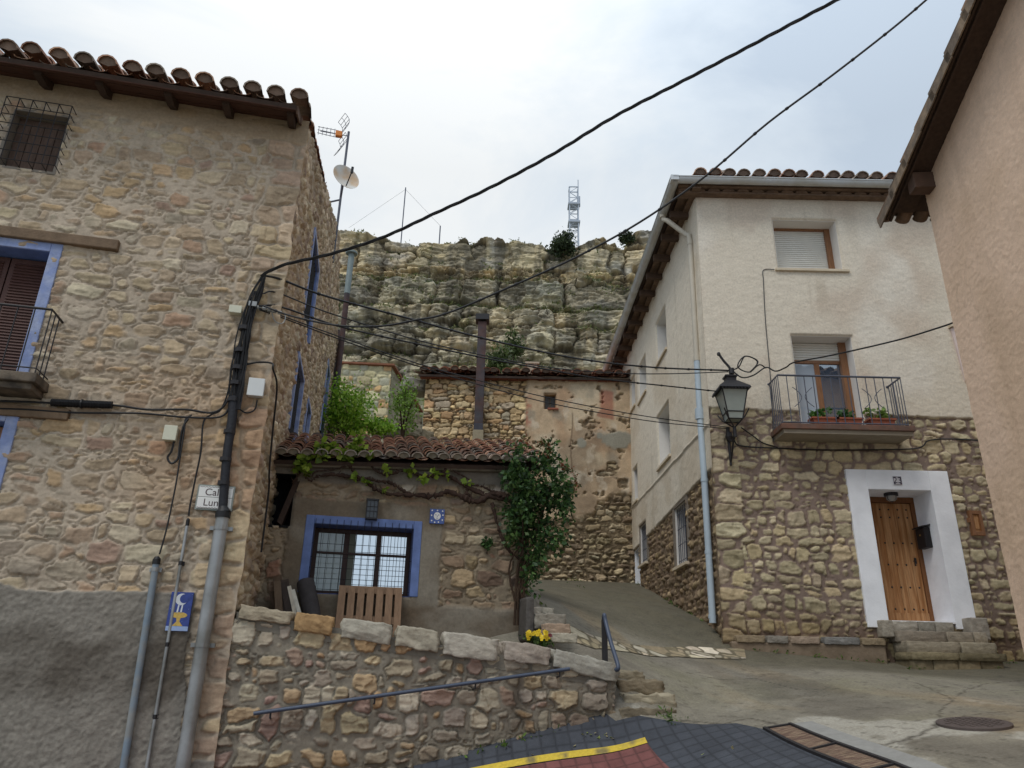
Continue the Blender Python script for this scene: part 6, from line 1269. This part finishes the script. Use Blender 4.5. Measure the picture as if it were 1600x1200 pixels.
# cliff face: u = X, v = height; beds, vertical joints and blocks
us = np.unique(np.r_[np.linspace(-34, -15, 80), np.linspace(-15, 15, 520), np.linspace(15, 34, 80)]); vs = np.unique(np.r_[np.linspace(16, 19, 20), np.linspace(19, 37.6, 330)]); U, V = np.meshgrid(us, vs, indexing='ij')
pixtop = [(-900, 350), (300, 345), (530, 360), (560, 366), (600, 372), (640, 380), (680, 381), (720, 375), (760, 374), (800, 379), (830, 381), (850, 386), (870, 388), (905, 384), (918, 377), (940, 372), (960, 378), (975, 386), (984, 366), (1000, 360), (1030, 360), (1060, 372), (1300, 360), (1900, 340)]
tops = np.array([at(x, y, 56.0) for x, y in pixtop]); topz = np.interp(U, tops[:, 0], tops[:, 2])+.18*fbm(U*1.3, U*0, 210, 3)
wob = .45*fbm(U*.10, V*.15, 211, 3)+.15*fbm(U*.5, V*.7, 212, 4); Vw = V+wob
RW = [12, 15, 18.6, 20.6, 22.0, 23.4, 24.4, 25.1, 26.9, 27.35, 30.0, 30.35, 30.75, 31.25, 31.9, 34.7, 35.35, 39]
prof_v = [12, 18.5, 21.6, 24.2, 24.6, 26.8, 27.4, 29.9, 30.8, 31.9, 34.6, 34.8, 40]
prof_y = [-9.5, -6.6, -5.4, -4.6, -4.0, -3.2, -1.9, -1.5, -.4, -.15, .25, .05, .9]     # ledges where it jumps
back = np.interp(Vw, prof_v, prof_y)
d1, s1, n1_ = stones_packed(U, Vw, 220, cw=(1.2, 4.2), joint=(.0, .09), warp=.42, wf=.55, split=.28, noise=.07, rows=RW, pn=4, jit=.22, maxr=9)
d2, s2, n2_ = stones_packed(U, Vw, 221, ch=(.35, 1.1), cw=(.6, 2.2), joint=(.0, .08), warp=.2, wf=.6, split=.4, noise=.05, pn=3, maxr=9)
mg = sstep(-.05, .25, fbm(U*.35, Vw*.45, 245, 3)); d1 = np.maximum(d1, mg*.30); mg2 = sstep(-.1, .2, fbm(U*.6, Vw*.8, 246, 3)); d2 = np.maximum(d2, mg2*.2)
up = sstep(30.2, 30.9, Vw); low = sstep(27.3, 26.9, Vw); mid_ = (1-up)*(1-low); beds = sstep(30.0, 30.3, Vw)*sstep(32.0, 31.8, Vw)
rb = np.random.default_rng(9); o1 = rb.uniform(-.45, .45, n1_+1)[s1]; o2 = rb.uniform(-.25, .25, n2_+1)[s2]
dl = np.maximum(d1, 0)
hb = np.min(np.abs(Vw[..., None]-np.array(RW[3:-1])), -1); Hc = -.55*np.exp(-(hb/.14)**2)*sstep(-.25, .2, fbm(U*.22, Vw*.3, 247, 3))+up*(sstep(0, .14, d1)*.40+o1*.6)+mid_*(sstep(0, .25, d1)*.7+o1)+low*(.95*np.sqrt(np.clip(dl/1.0, 0, 1))+o1*1.1)
Hc += (sstep(0, .12, d2)*.16+o2*.55)*(1-.85*up)*(1-.7*low)+beds*(sstep(0, .1, d2)*.2+o2)
Hc += .30*fbm(U*.45, Vw*.6, 222, 5)+.20*fbm(U*2.0, Vw*2.4, 223, 5)*(1-.5*up)+.20*fbm(U*.7, Vw*5, 224, 4)*(1-.3*up)+.10*np.sign(fbm(U*.5, Vw*3.2, 244, 3))*(1-.5*up)+.16*fbm(U*1.3, Vw*.35, 225, 3)*up-.16*np.maximum(1-np.abs(fbm(U*.9, Vw*1.3, 241, 4))*3, 0)**3
crk = np.exp(-(d1/.05)**2)
cave = np.exp(-(((U-at(992, 425, 56)[0])/.22)**2+((V-at(992, 425, 56)[2])/.5)**2)); Hc -= cave*1.5
rim = sstep(.7, 0, topz-V); Hc += rim*.25-.6*sstep(.25, 0, topz-V)
Yc = 56.0+back-Hc
n4 = fbm(U*.6, V*.8, 231, 5)
c = lerp(lin((184, 170, 140)), lin((164, 158, 144)), sstep(-.05, .4, n4)[..., None]); c = lerp(c, lin((186, 168, 132)), np.maximum(beds*.8, sstep(.1, .45, fbm(U*.4, V*.5, 230, 4))*up*.7)[..., None])
c = lerp(c, lin((146, 140, 122)), (mid_*.5)[..., None]); c = lerp(c, lin((162, 154, 132)), (low*.5)[..., None])
tone = palette(s1, n1_, [(158, 158, 158), (178, 176, 172), (136, 136, 136), (166, 160, 150)], 232, .08); c = c*(tone/lin((158, 158, 158))*.6+.4)
streak = sstep(.10, .45, fbm(U*1.5, V*.10, 233, 4)+.15)*sstep(.0, .3, fbm(U*.3, V*.25, 234, 3)+.15); c = lerp(c, lin((92, 86, 76)), (streak*.65)[..., None])
blk = sstep(.02, .4, fbm(U*.9, V*.8, 235, 5)+.16*mid_+.05*low); c = lerp(c, lin((96, 92, 82)), (blk*.6)[..., None])
c = c*(1.14+.22*fbm(U*3, V*3.4, 236, 4)+.14*fbm(U*9, V*10, 237, 3))[..., None]; c = lerp(c, lin((70, 60, 50)), (crk*.55)[..., None])
slope = np.gradient(Yc, vs, axis=1); ledge = np.maximum(sstep(.7, 1.8, slope)*sstep(-.1, .25, fbm(U*.5, V*.8, 238, 4)), (np.exp(-((Vw-30.35)/.3)**2)+np.exp(-((Vw-27.1)/.35)**2)+.7*np.exp(-((Vw-24.4)/.3)**2))*sstep(-.15, .15, fbm(U*.45, V*.6, 239, 4))); c = lerp(c, lin((112, 112, 74)), (ledge*.5)[..., None])
nu, nv = U.shape; idx = np.arange(nu*nv).reshape(nu, nv); Fq = np.stack([idx[:-1, :-1], idx[1:, :-1], idx[1:, 1:], idx[:-1, 1:]], -1)
Zc = np.minimum(V, topz); over = V > topz; Yc = np.where(over, Yc+(V-topz)*3+.3, Yc)
np_mesh('cliff', np.stack([U, Yc, Zc], -1).reshape(-1, 3), Fq.reshape(-1, 4), M_rock, None, c.reshape(-1, 3))['kind'] = 'structure'
# grass and low scrub on the ledges
rg = np.random.default_rng(77); ii = np.argwhere((ledge > .35) & ~over & (V > 18)); ii = ii[rg.choice(len(ii), min(len(ii), 2600), replace=False)]
base = np.array([[U[a, q], Yc[a, q]-.05, V[a, q]] for a, q in ii]); base = np.repeat(base, 5, 0)+rg.normal(0, .16, (len(base)*5, 3))*np.array([1, .6, .45])
leaves('cliff_grass', base, .26, M_leaf, None, [(104, 112, 62), (88, 98, 56), (124, 124, 76), (76, 88, 54)], 78, up=0, aspect=.35)['kind'] = 'stuff'
bx_ = rg.uniform(-9, 8, 9000); by_ = rg.uniform(25, 53, 9000); sel = fbm(bx_*.35, by_*.35, 240, 4) > -.02; bx_, by_ = bx_[sel], by_[sel]
leaves('hillside_grass', np.stack([bx_, by_, hz(bx_, by_)+.02], 1), .32, M_leaf, None, [(112, 124, 66), (92, 106, 58), (128, 130, 82), (80, 96, 54)], 79, up=0, aspect=.3)['kind'] = 'stuff'
# rocks on the bank beside the old house
RS_ = [(646, 602, 21.5, .34, (150, 146, 134)), (640, 655, 20.5, .30, (140, 130, 112)), (640, 672, 19, .26, (150, 142, 124)), (657, 682, 19.2, .30, (132, 122, 102)), (618, 676, 18.5, .25, (140, 132, 116))]
LR = ['grey boulder at the corner of the old house roof', 'brown grey boulder halfway down the bank by the old house', 'small pale stone beside the loose green sapling', 'dark brown stone against the golden stone wall foot', 'small stone at the foot of the bright green bush']
for i, (x, y, Yd, s, cc) in enumerate(RS_):
    o = disp_rock('boulder', at(x, y, Yd)-Z*s*.2, (s*1.1, s*.8, s*.62), ((.95, .3, 0), (-.3, .95, 0), Z), M_rock, None, seed=200+i, amp=.22, col=cc); tag(o, LR[i], 'boulder', 'boulders on the bank')
# masts on the cliff top
lt = at(897, 386, 66); ht = at(897, 296, 66)[2]; lt = lt-Z*2.5; T = thing('lattice_tower', lt, 'pale steel lattice telecom tower standing on the cliff top', 'tower')
b = MB(); wd = .46; zz = np.linspace(lt[2], ht, 15)
cs = [np.array([lt[0]+sx*wd, lt[1]+sy*wd, 0]) for sx, sy in ((-1, -1), (1, -1), (1, 1), (-1, 1))]
for c_ in cs: b.tube([c_+Z*zz[0], c_+Z*zz[-1]], .055, 5)
for i in range(14):
    for j in range(4):
        p, q = cs[j], cs[(j+1) % 4]; b.tube([p+Z*zz[i], q+Z*zz[i]], .032, 4); b.tube([(p if i % 2 else q)+Z*zz[i], (q if i % 2 else p)+Z*zz[i+1]], .032, 4)
b.build('lattice', mat('pale_tower_steel', (186, 194, 204), rough=.5, bump=0), T)
b = MB()
for zf in (.55, .78): b.box(np.array([lt[0], lt[1], lerp(zz[0], zz[-1], zf)]), ((1, 0, 0), (0, 1, 0), Z), (.62, .62, .10))
b.box(np.array([lt[0]+.55, lt[1]-.3, lerp(zz[0], zz[-1], .82)]), ((1, 0, 0), (0, 1, 0), Z), (.12, .12, .6)); b.tube([cs[1]+Z*zz[-1], cs[1]+Z*(zz[-1]+.9)], .05, 5); b.tube([cs[0]+Z*zz[-1]*1.0, cs[0]+Z*(zz[-1]-.1)], .1, 5)
b.build('aerials', mat('tower_panels', (168, 176, 186), bump=0), T)
b = MB()
for j in range(4): b.tube([cs[j]+Z*(zz[-1]), cs[(j+1) % 4]+Z*zz[-1]], .07, 5)
b.build('top_ring', MATS['pale_tower_steel'], T)
q0, q1 = at(626, 384, 58), at(630, 293, 58); tag(MB().tube([q0-Z*1.5, np.array([q0[0], 58, q1[2]])], .055, 6).build('mast', M_irong, None), 'tall thin steel pole on the cliff edge with guy wires', 'pole')
q2, q3 = at(686, 384, 58), at(687, 353, 58); tag(MB().tube([q2-Z*1.5, np.array([q2[0], 58, q3[2]])], .06, 6).build('mast', M_irong, None), 'short steel pole on the cliff edge', 'pole')
gt = np.array([q0[0], 58, q1[2]-.2])
tag(MB().tube([gt, at(545, 356, 58)], .011, 4).build('guy_wire', M_cableg, None), 'thin guy wire from the tall pole down towards the stone house roof', 'wire')
tag(MB().tube([gt, np.array([q2[0], 58, q3[2]])], .011, 4).build('guy_wire', M_cableg, None), 'thin guy wire from the tall pole to the short pole', 'wire')

# ================================================================== vegetation
def bush(name, c, rad, n, size, pal, label, cat, seed, k=10, stems=4, group=None, base=None, aspect=.6, up=.3, sq=1.0):
    rng = np.random.default_rng(seed); c = np.asarray(c, float); gb = c-Z*rad[2] if base is None else np.asarray(base, float)
    T = thing(name, gb, label, cat, group); b = MB()
    for s in range(stems):
        t = rng.normal(0, .5, 3)*np.asarray(rad); b.tube(bez([gb+rng.normal(0, .04, 3)*[1, 1, 0], (gb+c)/2+t*.3, c+t], 4), [rad[2]*.035*(1-.09*i) for i in range(9)], 5)
    b.build('stems', M_bark, T); leaves('foliage', clump(c, rad, n, rng, k=k), size, M_leaf, T, pal, seed, aspect=aspect, up=up); return T
DG = [(66, 78, 52), (54, 66, 44), (80, 92, 60), (48, 58, 42)]
bush('cliff_bush', at(880, 384, 55), (1.35, 1.0, .95), 2600, .26, DG, 'dark round bush on the cliff edge in front of the lattice tower', 'bush', 301, k=14)
bush('cliff_bush', at(977, 369, 56), (.75, .6, .6), 800, .24, DG, 'smaller dark bush in the notch of the cliff edge', 'bush', 302, k=8)
BG = [(146, 186, 58), (128, 170, 48), (168, 204, 78), (108, 150, 44), (182, 212, 96)]
bush('green_bush', at(546, 640, 16.5), (.60, .6, .82), 4200, .085, BG, 'bright green bush beside the downpipe of the stone house', 'bush', 303, k=24)
bush('green_bush', at(592, 668, 17.0), (.55, .4, .28), 1300, .085, BG, 'low bright green bush behind the cottage roof tiles', 'bush', 304, k=12)
bush('sapling', at(632, 632, 18.0), (.40, .4, .85), 1100, .085, [(134, 168, 70), (118, 150, 60), (150, 180, 90), (104, 132, 56)], 'loose green sapling between the hut and the golden stone wall', 'tree', 305, k=22, stems=6, base=at(628, 690, 18.0))
bush('ledge_bush', at(775, 575, 44), (1.3, .8, 1.6), 1000, .26, [(84, 98, 54), (70, 84, 48), (98, 110, 64)], 'green scrub on the rock beside the rusty flue', 'bush', 306, k=14)
bush('ledge_bush', at(800, 540, 47), (1.0, .7, 1.0), 700, .26, [(92, 104, 60), (76, 88, 52)], 'small scrub on the ledge above the green scrub by the flue', 'bush', 307, k=9)
# climbing rose at the cottage corner
rng = np.random.default_rng(310); rb0 = np.array([Cp.P(1.50, .45, .22)[0], Cp.P(1.50, .45, .22)[1], .5])
T = thing('climbing_rose', rb0, 'big dark green climbing rose covering the corner of the vine cottage', 'shrub')
b = MB()
for x, y in ((800, 740), (838, 715), (860, 760), (815, 800), (870, 740), (845, 840), (825, 720), (880, 790)):
    t = at(x, y, 9.75+rng.normal(0, .15)); b.tube(bez([rb0+rng.normal(0, .05, 3)*[1, 1, 0], rb0+Z*.7+rng.normal(0, .08, 3), (rb0+t)/2+Z*.35, t], 4), [.017*(1-.055*i) for i in range(13)], 5)
b.build('stems', M_bark, T)
pts = []
for x, y, rx, ry, n in ((835, 770, 42, 46, 2300), (800, 745, 24, 30, 700), (870, 755, 26, 36, 800), (845, 720, 28, 20, 420), (838, 835, 40, 46, 1500), (882, 790, 16, 24, 380), (810, 800, 26, 30, 600), (835, 890, 22, 38, 420), (858, 700, 14, 12, 120), (810, 702, 20, 10, 90), (800, 840, 14, 20, 200)):
    c_ = at(x, y, 9.72); k = .0082; pts.append(clump(c_, (rx*k*1.06, .34, ry*k*1.06), int(n*.58), rng, k=20))
leaves('foliage', np.concatenate(pts), .070, M_leaf, T, [(66, 98, 52), (52, 80, 44), (76, 106, 56), (44, 66, 38), (94, 122, 66)], 311, aspect=.62)
pts = [clump(at(x, y, 9.6), (.13, .1, .12), 40, rng, k=3) for x, y in ((862, 700), (885, 735), (850, 690), (898, 760), (815, 690))]
leaves('new_shoots', np.concatenate(pts), .06, M_leaf, T, [(122, 74, 52), (96, 84, 50), (86, 104, 54), (138, 88, 62)], 312, aspect=.5)
# grapevine along the cottage wall
T = thing('grapevine', Cp.P(1.45, .4, .12), 'old gnarled grapevine trained across the cottage wall above the window', 'vine')
rngv = np.random.default_rng(320)
def vp(x, y, w_=.10): return Cp.pt(x, y, w_)
lines = [([(838, 905), (828, 882), (803, 868), (786, 845), (776, 815), (769, 786)], .020, .016), ([(842, 832), (815, 800), (790, 776), (768, 772), (745, 784), (725, 778), (700, 768), (680, 775), (655, 774), (630, 773), (602, 771), (585, 762), (570, 750), (558, 744), (548, 730), (535, 722), (522, 712)], .034, .015),
    ([(800, 782), (775, 778), (752, 772), (722, 757), (704, 745), (690, 741), (670, 744), (655, 742), (640, 736), (622, 737), (606, 741), (592, 738), (580, 728), (574, 716)], .026, .011), ([(742, 784), (728, 766), (742, 764), (756, 770)], .016, .013), ([(640, 773), (622, 762), (610, 754), (590, 752), (575, 748), (556, 750)], .020, .015), ([(560, 746), (540, 744), (518, 741), (496, 744), (486, 751), (478, 746)], .020, .009), ([(545, 727), (520, 734), (495, 737), (487, 745)], .010, .006), ([(470, 735), (462, 748), (456, 755)], .010, .006), ([(690, 741), (700, 731), (716, 740), (735, 750)], .012, .008), ([(725, 778), (735, 760), (752, 760), (772, 768)], .018, .012)]
b = MB()
for L_, r0, r1 in lines:
    P = bez([vp(x, y, .07+rngv.uniform(0, .04)) for x, y in L_], 7); n = len(P); P = [p+rngv.normal(0, .0045, 3) for p in P]; r0 *= 1.2; r1 *= 1.25
    b.tube(P, [lerp(r0, r1, i/n)*(1+.28*rngv.normal()) for i in range(n)], 7)
    for i in range(3, n, 4): b.tube([P[i], P[i]+rngv.normal(0, .018, 3)+Z*.02], [.008, .003], 4)
b.build('stem', M_vine, T, smooth=True)
pts = []
for x, y, s, n in ((520, 700, 16, 60), (500, 705, 14, 50), (480, 712, 10, 40), (556, 700, 10, 70), (560, 685, 8, 40), (470, 725, 10, 45), (535, 712, 10, 40), (548, 716, 6, 18), (477, 735, 6, 16), (640, 735, 8, 18), (575, 712, 5, 14), (660, 745, 6, 12), (605, 737, 5, 9), (680, 740, 6, 10), (555, 745, 6, 12), (700, 742, 5, 6), (575, 752, 4, 8), (730, 752, 5, 8), (600, 765, 4, 6)):
    k = .0078; pts.append(clump(vp(x, y, .16), (s*k, .09, s*k*.8), n, rngv, k=5))
leaves('leaves', np.concatenate(pts), .085, M_leaf, T, [(136, 162, 56), (120, 146, 48), (156, 176, 74), (104, 128, 44)], 321, aspect=.95)
pts = [clump(vp(x, y, .1), (.05, .05, .06), 9, rngv, k=3) for x, y in ((778, 805), (776, 830), (790, 850), (772, 795))]
T3 = thing('wall_fern', vp(760, 862, .02), 'small green plant growing alone out of the cottage wall', 'plant'); leaves('leaves', clump(vp(761, 850, .07), (.065, .06, .085), 90, rngv, k=7), .05, M_leaf, T3, [(62, 92, 48), (50, 78, 42), (78, 106, 56)], 322, aspect=.8); MB().tube([vp(761, 866, 0), vp(761, 850, .06)], .006, 4).build('stem', M_bark, T3)
# planter rocks and pansies at the wall end
RK = [((822, 968), 9.65, (.05, .22, .26), (92, 88, 84), 'upright dark slate slab at the cottage corner', .05), ((834, 957), 9.75, (.08, .1, .06), (178, 172, 160), 'small white stone beside the dark slab', .15), ((852, 958), 9.8, (.09, .1, .06), (170, 164, 150), 'small pale stone nearest the street edging', .15), ((856, 972), 9.6, (.20, .14, .09), (142, 136, 124), 'long grey rock behind the pansies', .16), ((868, 985), 9.35, (.16, .12, .07), (166, 144, 124), 'pinkish rock next to the pansies', .14), ((832, 940), 10.0, (.08, .07, .12), (150, 146, 138), 'grey stone standing at the foot of the climbing rose', .12), ((880, 997), 9.1, (.15, .10, .05), (178, 170, 152), 'flat pale rock between pansies and the rail post', .12)]
for i, (xy, Yd, h_, cc, lb, am) in enumerate(RK):
    p = at(xy[0], xy[1], Yd); tag(disp_rock('planter_rock', p, h_, ((.97, .2, 0), (-.2, .97, 0), Z), M_rock, None, seed=330+i, amp=am, col=cc), lb, 'rock', 'rocks edging the flower bed')
T = thing('pansy_clump', at(838, 1000, 8.85), 'clump of yellow pansies behind the coping stones of the retaining wall', 'flowers')
rngf = np.random.default_rng(340); pc = at(838, 996, 8.85); leaves('leaves', clump(pc-Z*.02, (.19, .10, .07), 160, rngf, k=7), .05, M_leaf, T, [(70, 96, 46), (56, 80, 40), (88, 110, 54)], 341, aspect=.7)
M_yel = mat('yellow_petal', (228, 196, 44), var=.12, scale=30, bump=0, rough=.6); M_cre = mat('cream_petal', (224, 212, 150), var=.1, bump=0); M_mar = mat('maroon_petal', (104, 40, 50), var=.2, bump=0)
for k in range(26):
    x = rngf.uniform(817, 860); y = 984+rngf.uniform(0, 14)+ .12*abs(x-838); p = at(x, y, 8.75+rngf.uniform(-.08, .08)); n = np.array([rngf.normal(0, .35), -1, rngf.uniform(-.1, .6)]); n /= np.linalg.norm(n); ex = np.cross(n, Z); ex /= np.linalg.norm(ex); ey = np.cross(ex, n)
    b = MB()
    for j in range(5):
        a = 2*pi*j/5+pi/2; c_ = p+.013*(cos(a)*ex+sin(a)*ey); b.add([c_+.012*(cos(t)*ex+sin(t)*ey)+n*.003 for t in np.linspace(0, 2*pi, 7)[:-1]]+[c_-n*.002], [(0, 1, 2, 3, 4, 5), (0, 6, 1), (1, 6, 2), (2, 6, 3), (3, 6, 4), (4, 6, 5), (5, 6, 0)])
    b.build('flower', M_mar if x > 856 and k % 2 == 0 else (M_cre if k % 6 == 0 and y > 992 else M_yel), T)
# weeds at the street joints and moss at the wall foot
wp = []
for k in range(26):
    x = rngf.uniform(3.75, 9.0); p = np.array([x, 12.4-.16-(.0 if x < 6 else (.45 if x < 7.6 else 0)), 0]); p[2] = float(G(p[0], p[1])); wp.append(p+rngf.normal(0, .035, (int(rngf.integers(3, 10)), 3))*[1, .5, .3]+Z*.02)
for k in range(22):
    yy = rngf.uniform(13, 20.2); p = np.array([3.40, yy, 0]) if k % 3 else np.array([rngf.uniform(.6, 3.3), 20.15, 0]); p[2] = float(G(p[0], p[1])); wp.append(p+rngf.normal(0, .05, (int(rngf.integers(4, 12)), 3))*[.5, 1, .3]+Z*.02)
for k in range(14):
    p = Rp.P(rngf.uniform(.2, 4.0), 0, .05); p[2] = float(G(p[0], p[1])); wp.append(p+rngf.normal(0, .025, (int(rngf.integers(3, 8)), 3))*[1, .5, .4]+Z*.03)
for x, y, n in ((1043, 1122, 26), (1036, 1114, 18), (1048, 1129, 14), (1075, 1127, 6), (845, 985, 20), (850, 965, 16), (842, 945, 24), (905, 918, 8), (890, 912, 8)):
    p = gp(x, y); wp.append(p+rngf.normal(0, .05, (n, 3))*[1, 1, .25]+Z*.02)
leaves('weeds', np.concatenate(wp), .06, M_leaf, None, [(84, 112, 48), (70, 96, 44), (104, 130, 58)], 342, up=0, aspect=.35)['kind'] = 'stuff'
lf = [gp(915+rngf.uniform(-6, 50), 1152+rngf.uniform(-2, 7)) for k in range(14)]+[gp(900, 1168), gp(1095, 1185), gp(1145, 1177), gp(830, 1183)]
b = leaves('leaf_litter', np.array(lf)+Z*.03, .035, M_leaf, None, [(140, 150, 80), (170, 160, 120)], 343, up=2, aspect=.8); b['kind'] = 'stuff'
